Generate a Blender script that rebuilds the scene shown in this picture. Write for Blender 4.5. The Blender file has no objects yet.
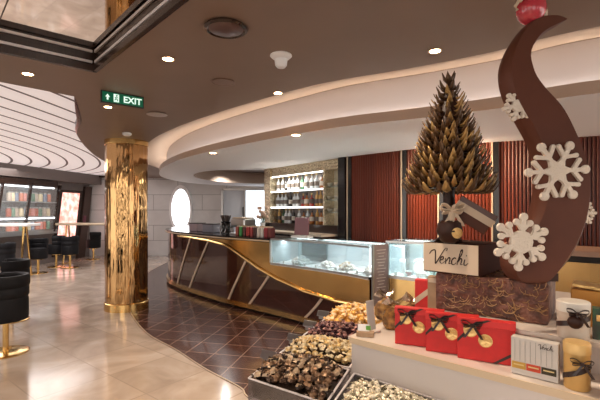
import bpy, bmesh, math, random
from mathutils import Vector, Matrix
from mathutils.geometry import interpolate_bezier
R = random.Random(7)
PI = math.pi
SC = bpy.context.scene
COL = SC.collection
EYE, HOR, F = 1.5, 210.0, 400.0

# ------------------------------------------------------------------ camera
cd = bpy.data.cameras.new('camera'); cam = bpy.data.objects.new('camera', cd); COL.objects.link(cam)
cam.location = (0, 0, EYE); cam.rotation_euler = (PI/2, 0, 0)
cd.sensor_width = 36; cd.lens = 24; cd.shift_y = (HOR-200)/600; cd.clip_start = .05; cd.clip_end = 60
SC.camera = cam
# ------------------------------------------------------------------ world, exposure
w = bpy.data.worlds.new('world'); SC.world = w; w.use_nodes = True
w.node_tree.nodes['Background'].inputs[0].default_value = (1.0, .93, .87, 1)
w.node_tree.nodes['Background'].inputs[1].default_value = 1.35
SC.view_settings.view_transform = 'Standard'; SC.view_settings.look = 'None'
SC.view_settings.gamma = 1; SC.view_settings.use_curve_mapping = False
SC.view_settings.exposure = .95

def area(name, loc, size, energy, col, rot=(0, 0, 0), sy=None):
    l = bpy.data.lights.new(name, 'AREA'); l.energy = energy; l.color = col; l.size = size
    if sy: l.shape = 'RECTANGLE'; l.size_y = sy
    o = bpy.data.objects.new(name, l); COL.objects.link(o); o.location = loc; o.rotation_euler = rot
    return o
area('lounge_fill', (-6.6, 7.6, 2.5), 3.2, 110, (1, .93, .90), sy=4.5)  # fill lamp added under the striped ceiling to brighten the lounge
for x_, y_ in ((-1.6, 8.6), (-1.3, 9.6), (-1.8, 10.5)):  # unseen spots added in the oval opening to brighten the far counter
    l_ = bpy.data.lights.new('counter_fill_spot', 'SPOT'); l_.energy = 55; l_.color = (1, .96, .92); l_.spot_size = 2.5; l_.spot_blend = .6; l_.shadow_soft_size = .04
    o_ = bpy.data.objects.new('counter_fill_spot', l_); COL.objects.link(o_); o_.location = (x_, y_, 2.52)
area('wood_wall_fill', (1.6, 4.35, 2.2), .25, 36, (1, .70, .45), rot=(math.radians(35), 0, math.radians(-45)), sy=1.0)  # warm fill lamp added to light the wood wall, no real fitting
area('promenade_fill', (-2.5, -2.5, 2.45), 3.0, 80, (1, .88, .76))  # fill lamp added behind the camera, no real fitting

# ------------------------------------------------------------------ materials
def P(n, m): return m.node_tree.nodes
MC = {}
def mat(name, col, rough=.5, metal=0, emit=0, ecol=None, noise=0, nscale=20, bump=0, bscale=60, coat=0, alpha=1, spec=.5, stretch=(1, 1, 1), col2=None, trans=0):
    if name in MC: return MC[name]
    m = bpy.data.materials.new(name); m.use_nodes = True; MC[name] = m
    nt = m.node_tree; b = nt.nodes['Principled BSDF']
    b.inputs['Base Color'].default_value = (*col, 1); b.inputs['Roughness'].default_value = rough
    b.inputs['Metallic'].default_value = metal; b.inputs['Coat Weight'].default_value = coat
    b.inputs['Specular IOR Level'].default_value = spec
    b.inputs['Alpha'].default_value = alpha
    b.inputs['Transmission Weight'].default_value = trans
    if emit:
        b.inputs['Emission Color'].default_value = (*(ecol or col), 1); b.inputs['Emission Strength'].default_value = emit
    tc = nt.nodes.new('ShaderNodeTexCoord'); mp = nt.nodes.new('ShaderNodeMapping')
    nt.links.new(tc.outputs['Object'], mp.inputs[0]); mp.inputs['Scale'].default_value = stretch
    if noise or col2:
        n = nt.nodes.new('ShaderNodeTexNoise'); n.inputs['Scale'].default_value = nscale; n.inputs['Detail'].default_value = 4
        nt.links.new(mp.outputs[0], n.inputs['Vector'])
        r = nt.nodes.new('ShaderNodeValToRGB')
        c2 = col2 or tuple(max(0, c*(1-noise)) for c in col)
        r.color_ramp.elements[0].position = .35; r.color_ramp.elements[1].position = .65
        r.color_ramp.elements[0].color = (*c2, 1); r.color_ramp.elements[1].color = (*col, 1)
        nt.links.new(n.outputs['Fac'], r.inputs[0]); nt.links.new(r.outputs[0], b.inputs['Base Color'])
        if emit: nt.links.new(r.outputs[0], b.inputs['Emission Color'])
    if bump:
        n2 = nt.nodes.new('ShaderNodeTexNoise'); n2.inputs['Scale'].default_value = bscale
        nt.links.new(mp.outputs[0], n2.inputs['Vector'])
        bp = nt.nodes.new('ShaderNodeBump'); bp.inputs['Strength'].default_value = bump; bp.inputs['Distance'].default_value = .02
        nt.links.new(n2.outputs['Fac'], bp.inputs['Height']); nt.links.new(bp.outputs[0], b.inputs['Normal'])
    return m

def glass(name, tint=(.97, .98, .98), gloss=.05, rough=.02):
    if name in MC: return MC[name]
    m = bpy.data.materials.new(name); m.use_nodes = True; MC[name] = m; nt = m.node_tree; nt.nodes.clear()
    o = nt.nodes.new('ShaderNodeOutputMaterial'); mx = nt.nodes.new('ShaderNodeMixShader')
    t = nt.nodes.new('ShaderNodeBsdfTransparent'); g = nt.nodes.new('ShaderNodeBsdfGlossy')
    t.inputs[0].default_value = (*tint, 1); g.inputs['Roughness'].default_value = rough
    lw = nt.nodes.new('ShaderNodeLayerWeight'); lw.inputs[0].default_value = .35
    mr = nt.nodes.new('ShaderNodeMapRange'); mr.inputs['To Min'].default_value = gloss*.4; mr.inputs['To Max'].default_value = .45
    nt.links.new(lw.outputs['Fresnel'], mr.inputs['Value']); nt.links.new(mr.outputs[0], mx.inputs[0])
    nt.links.new(t.outputs[0], mx.inputs[1]); nt.links.new(g.outputs[0], mx.inputs[2]); nt.links.new(mx.outputs[0], o.inputs[0])
    return m

def tiles(name, c1, c2, mortar, size, rotz, rough, msize, loc=(0, 0, 0), row=None, noise=True, vein=None, coat=0, offset=0):
    m = bpy.data.materials.new(name); m.use_nodes = True; nt = m.node_tree; b = nt.nodes['Principled BSDF']
    tc = nt.nodes.new('ShaderNodeTexCoord'); mp = nt.nodes.new('ShaderNodeMapping')
    mp.inputs['Rotation'].default_value = (0, 0, rotz); mp.inputs['Location'].default_value = loc
    nt.links.new(tc.outputs['Object'], mp.inputs[0])
    br = nt.nodes.new('ShaderNodeTexBrick'); br.offset = offset; br.squash = 1
    br.inputs['Scale'].default_value = 1; br.inputs['Brick Width'].default_value = size; br.inputs['Row Height'].default_value = row or size
    br.inputs['Mortar Size'].default_value = msize; br.inputs['Mortar Smooth'].default_value = .2
    br.inputs['Mortar'].default_value = (*mortar, 1)
    nt.links.new(mp.outputs[0], br.inputs['Vector'])
    n = nt.nodes.new('ShaderNodeTexNoise'); n.inputs['Scale'].default_value = 1.6; n.inputs['Detail'].default_value = 8; n.inputs['Distortion'].default_value = 1.6
    nt.links.new(tc.outputs['Object'], n.inputs['Vector'])
    r = nt.nodes.new('ShaderNodeValToRGB'); e = r.color_ramp.elements
    e[0].position = .3; e[1].position = .7; e[0].color = (*c1, 1); e[1].color = (*c2, 1)
    if vein:
        x = r.color_ramp.elements.new(.5); x.color = (*vein, 1)
    nt.links.new(n.outputs['Fac'], r.inputs[0])
    r2 = nt.nodes.new('ShaderNodeMix'); r2.data_type = 'RGBA'; r2.blend_type = 'MULTIPLY'; r2.inputs[0].default_value = 1
    nt.links.new(r.outputs[0], r2.inputs[6]); r2.inputs[7].default_value = (.88, .88, .88, 1)
    nt.links.new(r.outputs[0], br.inputs['Color1']); nt.links.new(r2.outputs[2], br.inputs['Color2'])
    nt.links.new(br.outputs['Color'], b.inputs['Base Color'])
    b.inputs['Roughness'].default_value = rough; b.inputs['Coat Weight'].default_value = coat; b.inputs['Coat Roughness'].default_value = .03
    return m

M = dict(
    brown_ceiling=mat('brown_ceiling', (.23, .155, .115), .5, noise=.06, nscale=3),
    cream=mat('cream_cove', (.68, .53, .40), .6),
    cove_face=mat('cove_face', (.64, .60, .60), .6),
    fascia=mat('fascia', (.42, .31, .24), .4),
    white=mat('white_paint', (.90, .89, .90), .7),
    dark_wood=mat('dark_wood', (.035, .016, .010), .25, noise=.3, stretch=(1, 8, 1)),
    mirror=mat('mirror', (.88, .84, .80), .03, 1),
    gold=mat('polished_gold', (.85, .56, .22), .2, 1, bump=.05, bscale=3, noise=.25, nscale=2),
    gold_col=mat('mirror_gold', (.48, .28, .12), .07, 1, bump=.5, bscale=5, stretch=(4, 4, .5)),
    champagne=mat('champagne_metal', (.62, .50, .36), .35, .5),
    steel=mat('steel', (.45, .44, .43), .3, 1),
    darkbrown=mat('brown_lacquer', (.050, .017, .012), .08, coat=.5),
    black=mat('black_gloss', (.012, .011, .011), .15),
    blackleather=mat('black_leather', (.006, .006, .008), .6, spec=.25, bump=.1, bscale=150),
    wallgrey=mat('wall_grey', (.50, .48, .47), .4, noise=.08, nscale=2),
    led=mat('led_strip', (1, .80, .60), emit=7.5, ecol=(1, .92, .84)),
    ledw=mat('led_cool', (1, 1, 1), emit=2.2, ecol=(.92, .96, 1)),
    lamp=mat('lamp_lens', (1, .8, .6), emit=7, ecol=(1, .80, .58)),
    porth=mat('porthole_glass', (1, 1, 1), emit=2.0, ecol=(.93, .97, 1)),
    choc=mat('chocolate', (.115, .040, .024), .45, spec=.2, noise=.15, nscale=8),
    choc_dark=mat('dark_chocolate', (.035, .013, .008), .4, spec=.25),
    sugar=mat('sugar_white', (.78, .70, .60), .7, bump=.4, bscale=120),
    red=mat('red_card', (.62, .018, .018), .45, noise=.12, nscale=30),
    goldfoil=mat('gold_foil', (.75, .50, .20), .3, .8, bump=.3, bscale=80),
    ribbon=mat('brown_ribbon', (.030, .014, .012), .3),
    cream_card=mat('cream_card', (.62, .50, .37), .55),
    shelfwhite=mat('white_laminate', (.66, .60, .57), .3),
    acrylic=glass('acrylic', (.86, .86, .90), .35, .08),
    glass=glass('clear_glass', (.88, .94, .95), .10),
    bottle_caps=mat('bottle_cap', (.05, .03, .02), .3),
    kraft=mat('kraft_paper', (.42, .28, .17), .8, noise=.2),
)

# ------------------------------------------------------------------ mesh helpers
class MB:
    def __init__(s): s.v = []; s.f = []
    def add(s, vs, fs, T=None):
        k = len(s.v)
        s.v += [tuple(T @ Vector(p)) if T is not None else tuple(p) for p in vs]
        s.f += [[k+i for i in q] for q in fs]; return s
    def box(s, c, d, rz=0, T=None):
        x, y, z = d[0]/2, d[1]/2, d[2]/2
        vs = [Vector((a*x, b*y, e*z)) for e in (-1, 1) for a, b in ((-1, -1), (1, -1), (1, 1), (-1, 1))]
        m = Matrix.Translation(c) @ Matrix.Rotation(rz, 4, 'Z')
        if T is not None: m = T @ m
        return s.add(vs, [(3, 2, 1, 0), (4, 5, 6, 7), (0, 1, 5, 4), (1, 2, 6, 5), (2, 3, 7, 6), (3, 0, 4, 7)], m)
    def rbox(s, c, d, b=.005, rz=0, T=None):      # box with bevelled edges
        x, y, z = d[0]/2, d[1]/2, d[2]/2
        bm = bmesh.new(); bmesh.ops.create_cube(bm, size=1)
        for v in bm.verts: v.co = Vector((v.co.x*2*x, v.co.y*2*y, v.co.z*2*z))
        bmesh.ops.bevel(bm, geom=bm.edges[:], offset=min(b, x*.9, y*.9, z*.9), segments=2, affect='EDGES', profile=.5)
        bm.verts.index_update()
        m = Matrix.Translation(c) @ Matrix.Rotation(rz, 4, 'Z')
        if T is not None: m = T @ m
        s.add([v.co.copy() for v in bm.verts], [[v.index for v in f.verts] for f in bm.faces], m); bm.free(); return s
    def lathe(s, prof, n=24, T=None, closed=False):
        vs = []; fs = []
        for r, z in prof:
            for i in range(n): vs.append((r*math.cos(2*PI*i/n), r*math.sin(2*PI*i/n), z))
        for j in range(len(prof)-1):
            for i in range(n): fs.append((j*n+i, j*n+(i+1) % n, (j+1)*n+(i+1) % n, (j+1)*n+i))
        if prof[0][0] > 1e-5: fs.append(tuple(reversed(range(n))))
        if prof[-1][0] > 1e-5: fs.append(tuple((len(prof)-1)*n+i for i in range(n)))
        return s.add(vs, fs, T)
    def cyl(s, a, b, r, r2=None, n=12):
        a, b = Vector(a), Vector(b); d = b-a
        T = Matrix.Translation(a) @ d.to_track_quat('Z', 'Y').to_matrix().to_4x4()
        return s.lathe([(r, 0), (r2 if r2 is not None else r, d.length)], n, T)
    def prism(s, poly, z0, z1, T=None):
        n = len(poly)
        vs = [(x, y, z0) for x, y in poly]+[(x, y, z1) for x, y in poly]
        fs = [tuple(reversed(range(n))), tuple(range(n, 2*n))]+[(i, (i+1) % n, n+(i+1) % n, n+i) for i in range(n)]
        return s.add(vs, fs, T)
    def strip(s, A, B):
        n = len(A); return s.add(list(A)+list(B), [(i, i+1, n+i+1, n+i) for i in range(n-1)])
    def tube(s, pts, r, n=8, radii=None):
        pts = [Vector(p) for p in pts]; vs = []; fs = []; m = len(pts); up = Vector((0, 0, 1))
        for k, p in enumerate(pts):
            d = (pts[min(k+1, m-1)]-pts[max(k-1, 0)]).normalized()
            if abs(d.dot(up)) > .95: u = d.cross(Vector((1, 0, 0))).normalized()
            else: u = d.cross(up).normalized()
            v = d.cross(u); rr = radii[k] if radii else r
            for i in range(n): vs.append(p+u*rr*math.cos(2*PI*i/n)+v*rr*math.sin(2*PI*i/n))
        for k in range(m-1):
            for i in range(n): fs.append((k*n+i, k*n+(i+1) % n, (k+1)*n+(i+1) % n, (k+1)*n+i))
        fs += [tuple(reversed(range(n))), tuple((m-1)*n+i for i in range(n))]
        return s.add(vs, fs)
    def ball(s, c, r, sc=(1, 1, 1), n=12, T=None):
        prof = [(math.sin(PI*j/(n//2))*r, -math.cos(PI*j/(n//2))*r) for j in range(n//2+1)]
        prof[0] = (0, -r); prof[-1] = (0, r)
        m = Matrix.Translation(c) @ Matrix.Diagonal((*sc, 1))
        if T is not None: m = T @ m
        return s.lathe(prof, n, m)
    def holes(s, outer, holes, z, flip=False):
        bm = bmesh.new()
        for loop in [outer]+holes:
            vs = [bm.verts.new((x, y, z)) for x, y in loop]
            for i in range(len(vs)): bm.edges.new((vs[i], vs[(i+1) % len(vs)]))
        bmesh.ops.triangle_fill(bm, use_beauty=True, use_dissolve=False, edges=bm.edges[:])
        bm.verts.index_update()
        s.add([v.co.copy() for v in bm.verts], [[v.index for v in f.verts] for f in bm.faces]); bm.free(); return s
    def build(s, name, m, parent=None, smooth=False, loc=None, flat_fix=True):
        me = bpy.data.meshes.new(name); me.from_pydata([tuple(v) for v in s.v], [], s.f)
        bm = bmesh.new(); bm.from_mesh(me); bmesh.ops.remove_doubles(bm, verts=bm.verts, dist=1e-6)
        bmesh.ops.recalc_face_normals(bm, faces=bm.faces); bm.to_mesh(me); bm.free()
        o = bpy.data.objects.new(name, me); COL.objects.link(o)
        me.materials.append(M[m] if isinstance(m, str) else m)
        if smooth:
            me.polygons.foreach_set('use_smooth', [True]*len(me.polygons)); me.update()
            try: me.set_sharp_from_angle(angle=math.radians(40))
            except Exception: pass
        if parent: o.parent = parent
        if loc is not None: o.location = loc
        return o
def empty(name, loc=(0, 0, 0), rz=0):
    o = bpy.data.objects.new(name, None); COL.objects.link(o); o.location = loc; o.rotation_euler = (0, 0, rz); o.empty_display_size = .1
    return o
def tag(o, label=None, cat=None, group=None, kind=None):
    if label: o['label'] = label
    if cat: o['category'] = cat
    if group: o['group'] = group
    if kind: o['kind'] = kind
    return o
def struct(o): o['kind'] = 'structure'; return o
def thing(name, loc, rz, label, cat, group=None): return tag(empty(name, loc, rz), label, cat, group)
def dup(o, loc, rz=None, label=None, group=None, sc=None):
    c = o.copy(); COL.objects.link(c); c.location = loc
    if rz is not None: c.rotation_euler = (0, 0, rz)
    if label: c['label'] = label
    if group: c['group'] = group
    if sc: c.scale = sc
    for ch in o.children:
        d = ch.copy(); COL.objects.link(d); d.parent = c
        for g in ch.children:
            e = g.copy(); COL.objects.link(e); e.parent = d
    return c
def at(px, py, Y): return Vector(((px-300)*Y/F, Y, EYE-(py-HOR)*Y/F))
def onz(px, py, z):
    Y = (EYE-z)*F/(py-HOR); return Vector(((px-300)*Y/F, Y, z))
def spline(pts, n=8, closed=False):
    out = []; m = len(pts)
    rng = range(m) if closed else range(m-1)
    g = (lambda i: pts[i % m]) if closed else (lambda i: pts[max(0, min(m-1, i))])
    for i in rng:
        p0, p1, p2, p3 = g(i-1), g(i), g(i+1), g(i+2)
        for k in range(n):
            t = k/n
            out.append(tuple(.5*((2*b)+(-a+c)*t+(2*a-5*b+4*c-d)*t*t+(-a+3*b-3*c+d)*t**3) for a, b, c, d in zip(p0, p1, p2, p3)))
    if not closed: out.append(tuple(pts[-1]))
    return out
def offset(path, d):
    out = []; n = len(path)
    for i, p in enumerate(path):
        a = Vector(path[max(i-1, 0)][:2]); b = Vector(path[min(i+1, n-1)][:2]); t = (b-a).normalized()
        out.append((p[0]-t.y*d, p[1]+t.x*d))
    return out

# ------------------------------------------------------------------ plan curves
RING = spline([(6.6, 1.2), (4.5, 1.55), (3.2, 1.93), (1.92, 2.56), (1.47, 2.94), (.98, 3.26), (.36, 3.61), (-.2, 4.11), (-.69, 4.6), (-1.31, 5.3), (-1.95, 6.2), (-2.62, 7.5), (-3.15, 9.2), (-3.1, 10.9), (-2.4, 12.1), (-1.2, 12.75)], 8)
RING_OUT = offset(RING, .34) ; RING_IN = offset(RING, -.15)
if RING_OUT[40][1] > RING[40][1]: RING_OUT, RING_IN = offset(RING, -.34), offset(RING, .15)
ZC, ZU = 2.55, 2.25
STRIPE_EDGE = spline([(-2.09, 3.7), (-2.36, 4.2), (-2.65, 4.75), (-2.95, 5.25), (-3.3, 6.0), (-3.7, 7.0), (-4.1, 8.2), (-4.5, 10.0), (-4.9, 12.9)], 6)
STRIPE_HOLE = [(-2.09, 3.7), (-2.46, 3.28), (-4.2, 1.3), (-9.5, 1.3), (-9.5, 12.9)]+list(reversed(STRIPE_EDGE))[:-1]
mc = Vector((-1.55, 3.04)); du = Vector((-.757, -.653)); dv = Vector((.687, -.726))
mc2 = mc+du*2.6; mc3 = mc2+dv*2.4; mc4 = mc+dv*2.4
MIRROR = [tuple(mc), tuple(mc2), tuple(mc3), tuple(mc4)]

# floor
m_marble = tiles('marble_tiles', (.36, .28, .225), (.56, .47, .40), (.34, .27, .22), .6, math.radians(38), .13, .006, vein=(.46, .37, .30), coat=0)
m_tile = tiles('brown_tiles', (.060, .024, .018), (.085, .036, .026), (.26, .17, .13), .3, math.radians(13.2), .20, .006, coat=.15, loc=(.02, .05, 0))
M['marble'], M['tile'] = m_marble, m_tile
struct(MB().prism([(-12, -6), (8, -6), (8, 14.5), (-12, 14.5)], -.1, 0).build('floor', 'marble'))
bd = spline([(.9, 1.9), (.2, 2.55), (-.39, 3.16), (-.51, 3.37), (-.9, 3.77), (-1.34, 4.29), (-1.85, 4.84), (-2.4, 5.7), (-2.9, 6.7), (-3.3, 8), (-3.7, 10), (-3.9, 13)], 6)
struct(MB().prism(bd+[(7.5, 13), (7.5, 1.9)], -.02, .004).build('floor_brown', 'tile'))
struct(MB().strip([(x, y, .007) for x, y in offset(bd, .0)], [(x, y, .007) for x, y in offset(bd, -.012)]).build('trim_floor', 'champagne'))

# ceilings
ring_hole = [(6.6, 12.9)]+[(x, min(y, 12.85)) for x, y in RING_OUT]
ring_hole = RING_OUT+[(-.6, 12.9), (6.6, 12.9)]
ring_hole = [(min(x, 6.6), min(y, 12.9)) for x, y in ring_hole]
outer = [(-12, -6), (7, -6), (7, 13.4), (-12, 13.4)]
struct(MB().holes(outer, [ring_hole, STRIPE_HOLE, MIRROR], ZC).build('ceiling', 'brown_ceiling'))
def z3(path, z): return [(p[0], p[1], z) for p in path]
struct(MB().strip(z3(RING_OUT, ZC), z3(RING_IN, 2.66)).build('ceiling_cove', 'cream', smooth=True))
struct(MB().strip(z3(RING_IN, 2.66), z3(RING_IN, 2.30)).build('ceiling_bulkhead', 'cove_face', smooth=True))
struct(MB().strip(z3(offset(RING_IN, 0), 2.662), z3(RING_IN, 2.654)).build('trim_cove', 'fascia'))
f = MB(); f.strip(z3(RING, ZU), z3(RING, ZU+.085)); RI2 = [((a[0]*.8+b[0]*.2), (a[1]*.8+b[1]*.2)) for a, b in zip(RING, RING_IN)]
f.strip(z3(RING, ZU+.085), z3(RI2, ZU+.085)).strip(z3(RI2, ZU+.085), z3(RI2, ZU+.02)).strip(z3(RI2, ZU+.02), z3(RING_IN, ZU+.02))
struct(f.build('trim_fascia', 'fascia', smooth=True))
LP = [((a[0]*.35+b[0]*.65), (a[1]*.35+b[1]*.65)) for a, b in zip(RING, RING_IN)]
LQ = [((a[0]*.15+b[0]*.85), (a[1]*.15+b[1]*.85)) for a, b in zip(RING, RING_IN)]
tag(MB().strip(z3(LP, ZU+.03), z3(LQ, ZU+.03)).build('cove_light_strip', 'led'), 'warm light strip glowing along the ledge of the curved bulkhead over the counter', 'light strip')
# lower disc with oval opening
oc = Vector((-1.15, 9.4)); OV = [(oc.x+1.25*math.cos(a), oc.y+1.95*math.sin(a)) for a in [2*PI*i/40 for i in range(40)]]
disc = [(x, min(y, 12.85)) for x, y in RING]+[(-.6, 12.9), (6.6, 12.9)]
struct(MB().holes(disc, [OV], ZU).build('ceiling_lowered', 'white'))
ov = OV+[OV[0]]
struct(MB().strip(z3(ov, ZU), z3(ov, 2.55)).build('trim_oval', 'fascia', smooth=True))
struct(MB().prism([(x*1.0, y) for x, y in OV], 2.55, 2.57).build('ceiling_oval', 'brown_ceiling'))
struct(MB().prism([(-12, -6), (7, -6), (7, 13.4), (-12, 13.4)], 2.95, 3.0).build('ceiling_deck', 'white'))
# striped lounge ceiling (curved slots between pale panels)
ms = bpy.data.materials.new('striped_ceiling'); ms.use_nodes = True; nt = ms.node_tree; b = nt.nodes['Principled BSDF']
tc = nt.nodes.new('ShaderNodeTexCoord'); sx = nt.nodes.new('ShaderNodeSeparateXYZ'); nt.links.new(tc.outputs['Object'], sx.inputs[0])
def mth(op, a, b_=None):
    n = nt.nodes.new('ShaderNodeMath'); n.operation = op
    for i, q in enumerate((a, b_)):
        if q is None: continue
        if isinstance(q, (int, float)): n.inputs[i].default_value = q
        else: nt.links.new(q, n.inputs[i])
    return n.outputs[0]
xx = mth('DIVIDE', mth('ADD', sx.outputs[0], 9.0), 5.0); yy = mth('DIVIDE', mth('SUBTRACT', sx.outputs[1], 5.2), 7.3)
kk = mth('SQRT', mth('ADD', mth('POWER', mth('ABSOLUTE', xx), 2), mth('POWER', mth('ABSOLUTE', yy), 2)))
fr = mth('LESS_THAN', mth('FRACT', mth('DIVIDE', mth('SUBTRACT', kk, .10), .062)), .13)
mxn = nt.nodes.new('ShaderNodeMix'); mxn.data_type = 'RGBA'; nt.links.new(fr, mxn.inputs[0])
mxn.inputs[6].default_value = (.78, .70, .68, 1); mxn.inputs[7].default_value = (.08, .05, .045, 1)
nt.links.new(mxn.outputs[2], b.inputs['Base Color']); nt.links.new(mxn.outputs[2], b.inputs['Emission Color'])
b.inputs['Emission Strength'].default_value = .30; b.inputs['Roughness'].default_value = .6  # faint glow added to the panel colours in place of cove uplight
M['striped'] = ms
struct(MB().prism(STRIPE_HOLE, 2.62, 2.64).build('ceiling_striped', 'striped'))
hole = STRIPE_HOLE+[STRIPE_HOLE[0]]
struct(MB().strip(z3(hole, ZC), z3(hole, 2.62)).build('trim_striped', 'dark_wood'))
se = STRIPE_EDGE[:22]
struct(MB().strip(z3(se, ZC-.003), [(x+.055*math.sin(PI*i/21), y, ZC-.003) for i, (x, y) in enumerate(se)]).build('trim_striped_edge', 'black'))
# mirror coffer
M0 = [Vector(p) for p in MIRROR]; cen = sum(M0, Vector((0, 0)))/4
def inset(d): return [tuple(p+(cen-p).normalized()*d*1.414) for p in M0]
def loop(a, za, b2, zb, name, m, parent=None):
    mb = MB(); a = a+[a[0]]; b2 = b2+[b2[0]]; mb.strip(z3(a, za), z3(b2, zb)); return mb.build(name, m, parent)
co = thing('mirror_coffer', (0, 0, 0), 0, 'recessed ceiling mirror in a dark wood frame above the near left side', 'ceiling mirror')
mr = MB()
mr.prism(MIRROR, 2.652, 2.67); mr.build('mirror_pane', 'mirror', co)
fr_ = MB()
for i in range(4):
    a, b2 = M0[i], M0[(i+1) % 4]; d = (b2-a).normalized(); nrm = Vector((-d.y, d.x))
    if (cen-a).dot(nrm) < 0: nrm = -nrm
    rz = math.atan2(d.y, d.x); mid = (a+b2)/2; L = (b2-a).length
    fr_.box((*(mid+nrm*.012), 2.563), (L, .03, .04), rz).box((*(mid+nrm*.004), 2.60), (L, .012, .105), rz)
fr_.build('coffer_frame', 'dark_wood', co)
ft = MB()
for i in range(4):
    a, b2 = M0[i], M0[(i+1) % 4]; d = (b2-a).normalized(); nrm = Vector((-d.y, d.x))
    if (cen-a).dot(nrm) < 0: nrm = -nrm
    ft.box((*((a+b2)/2+nrm*.016), 2.612), ((b2-a).length-.06, .012, .018), math.atan2(d.y, d.x))
tag(ft.build('coffer_trim', 'cove_face', co), 'pale trim strip inside the frame')
sm = MB()
for t in (.62, 1.25, 1.88): sm.box((*(mc+du*t+dv*1.2), 2.650), (.006, 2.38, .003), math.atan2(dv.y, dv.x)-PI/2)
sm.build('pane_joint', 'dark_wood', co)

# ------------------------------------------------------------------ walls
m_panels = tiles('wall_panels', (.60, .585, .58), (.68, .665, .66), (.25, .24, .24), 1.6, 0, .3, .008, row=.5, offset=.5)
# brick texture wants XY: remap by rotating coordinates
mp_ = [n for n in m_panels.node_tree.nodes if n.type == 'MAPPING'][0]; mp_.inputs['Rotation'].default_value = (-PI/2, 0, 0)
M['wpanel'] = m_panels
struct(MB().box((-2.2, 13.2, 1.33), (10.4, .2, 2.65)).build('wall_back', 'wpanel'))
wl0, wl1 = Vector((-8.42, 3.4)), Vector((-6.9, 13.1))
dl = (wl1-wl0).normalized(); nl = Vector((dl.y, -dl.x)); ang_l = math.atan2(dl.y, dl.x)
struct(MB().box((*((wl0+wl1)/2-nl*.1), 1.33), ((wl1-wl0).length, .2, 2.65), ang_l).build('wall_left', mat('lounge_wall', (.20, .17, .16), .25, noise=.1)))
for k, (x, w_) in enumerate([(-9.5, 2.4), (-6.2, 1.0), (-4.4, .5), (-2.4, 1.6), (.4, .5), (2.2, 1.5), (5.0, 1.8)]):  # unseen dark panels added so the gold column reflects streaks
    struct(MB().box((x, -5.9, 1.3), (w_, .2, 2.6)).build('reflection_panel', 'dark_wood'))
# fluted wood wall: plan polyline
WW = [Vector((.62, 5.70)), Vector((1.31, 5.02)), Vector((2.0, 4.48)), Vector((3.04, 4.05)), Vector((4.6, 3.65))]
m_wood = mat('red_wood', (.125, .020, .007), .4, col2=(.065, .010, .004), nscale=6, stretch=(1, 1, .08), spec=.3); M['wood'] = m_wood
def fluted(a, b2, name):
    d = (b2-a); L = d.length; d.normalize(); n = Vector((d.y, -d.x))
    if n.dot(-a) < 0: n = -n
    k = int(L/.036); prof = []
    for i in range(k):
        s0 = i*L/k; w_ = L/k
        for q, dep in ((0, 0), (.12, .012), (.35, .018), (.6, .018), (.85, .012)): prof.append(a+d*(s0+q*w_)+n*dep)
    prof.append(b2)
    return struct(MB().strip([(p.x, p.y, .0) for p in prof], [(p.x, p.y, 2.26) for p in prof]).build(name, 'wood', smooth=False))
# dark lacquer jambs and metal dividers at joints
for i in range(4):
    fluted(WW[i], WW[i+1], 'wall_right')
for i, t in ((0, .10), (0, .98), (1, .5), (2, .12), (2, .55), (3, .3)):
    a, b2 = WW[i], WW[i+1]; p = a+(b2-a)*t; n = Vector(((b2-a).y, -(b2-a).x)).normalized()
    if n.dot(-a) < 0: n = -n
    mb = MB().box((*(p+n*.03), 1.12), (.014, .03, 2.25), math.atan2((b2-a).y, (b2-a).x)); struct(mb.build('trim_wall', 'champagne'))
    mb = MB().box((*(p+n*.02+(b2-a).normalized()*.04), 1.12), (.05, .045, 2.25), math.atan2((b2-a).y, (b2-a).x)); struct(mb.build('trim_wall_dark', 'black'))
p = WW[0]; struct(MB().box((p.x+.005, p.y, 1.12), (.12, .12, 2.25), -.8).build('trim_pilaster', 'black'))

# ------------------------------------------------------------------ gold column
cg = thing('gold_column', (-2.655, 6.13, 0), 0, 'round mirror-gold column between the lounge and the bar', 'column')
cv = MB(); NC = 240
rad_ = [.303+.0030*math.sin(5*a)+.0022*math.sin(11*a+1)+.0014*math.sin(23*a+2)+.0006*math.sin(41*a) for a in [2*PI*i/NC for i in range(NC)]]
cv.strip([(rad_[i % NC]*math.cos(2*PI*i/NC), rad_[i % NC]*math.sin(2*PI*i/NC), .12) for i in range(NC+1)], [(rad_[i % NC]*math.cos(2*PI*i/NC), rad_[i % NC]*math.sin(2*PI*i/NC), 2.47) for i in range(NC+1)])
cv.build('shaft', 'gold_col', cg, True)
MB().lathe([(.318, 0), (.318, .11), (.305, .12)], 64).build('base_band', 'gold', cg, True)
MB().lathe([(.305, 2.47), (.312, 2.475), (.312, 2.55)], 64).build('collar', 'gold', cg, True)

# ------------------------------------------------------------------ bar counter
CF = spline([(.77, 4.38), (.5, 4.74), (.2, 5.05), (-.4, 5.62), (-1.18, 6.3), (-1.8, 6.95), (-2.3, 7.55), (-2.65, 8.1), (-2.88, 8.8), (-2.9, 9.6), (-2.7, 10.4), (-2.2, 11.0)], 10)
def cpx(p): return 300+F*p[0]/p[1]
def s_at(px):
    for i in range(len(CF)-1):
        if cpx(CF[i]) >= px >= cpx(CF[i+1]): return i+(cpx(CF[i])-px)/(cpx(CF[i])-cpx(CF[i+1]))
    return 0
def cpt(s, off=0):
    i = min(int(s), len(CF)-2); t = s-i; a, b2 = Vector(CF[i]), Vector(CF[i+1]); p = a.lerp(b2, t)
    d = (Vector(CF[min(i+2, len(CF)-1)])-Vector(CF[max(i-1, 0)])).normalized(); n = Vector((-d.y, d.x)); return p+n*off
ctr = thing('bar_counter', (0, 0, 0), 0, 'long curved brown lacquer bar counter with gold swoosh and slanting gold bars', 'bar counter')
N = len(CF)-1
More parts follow.
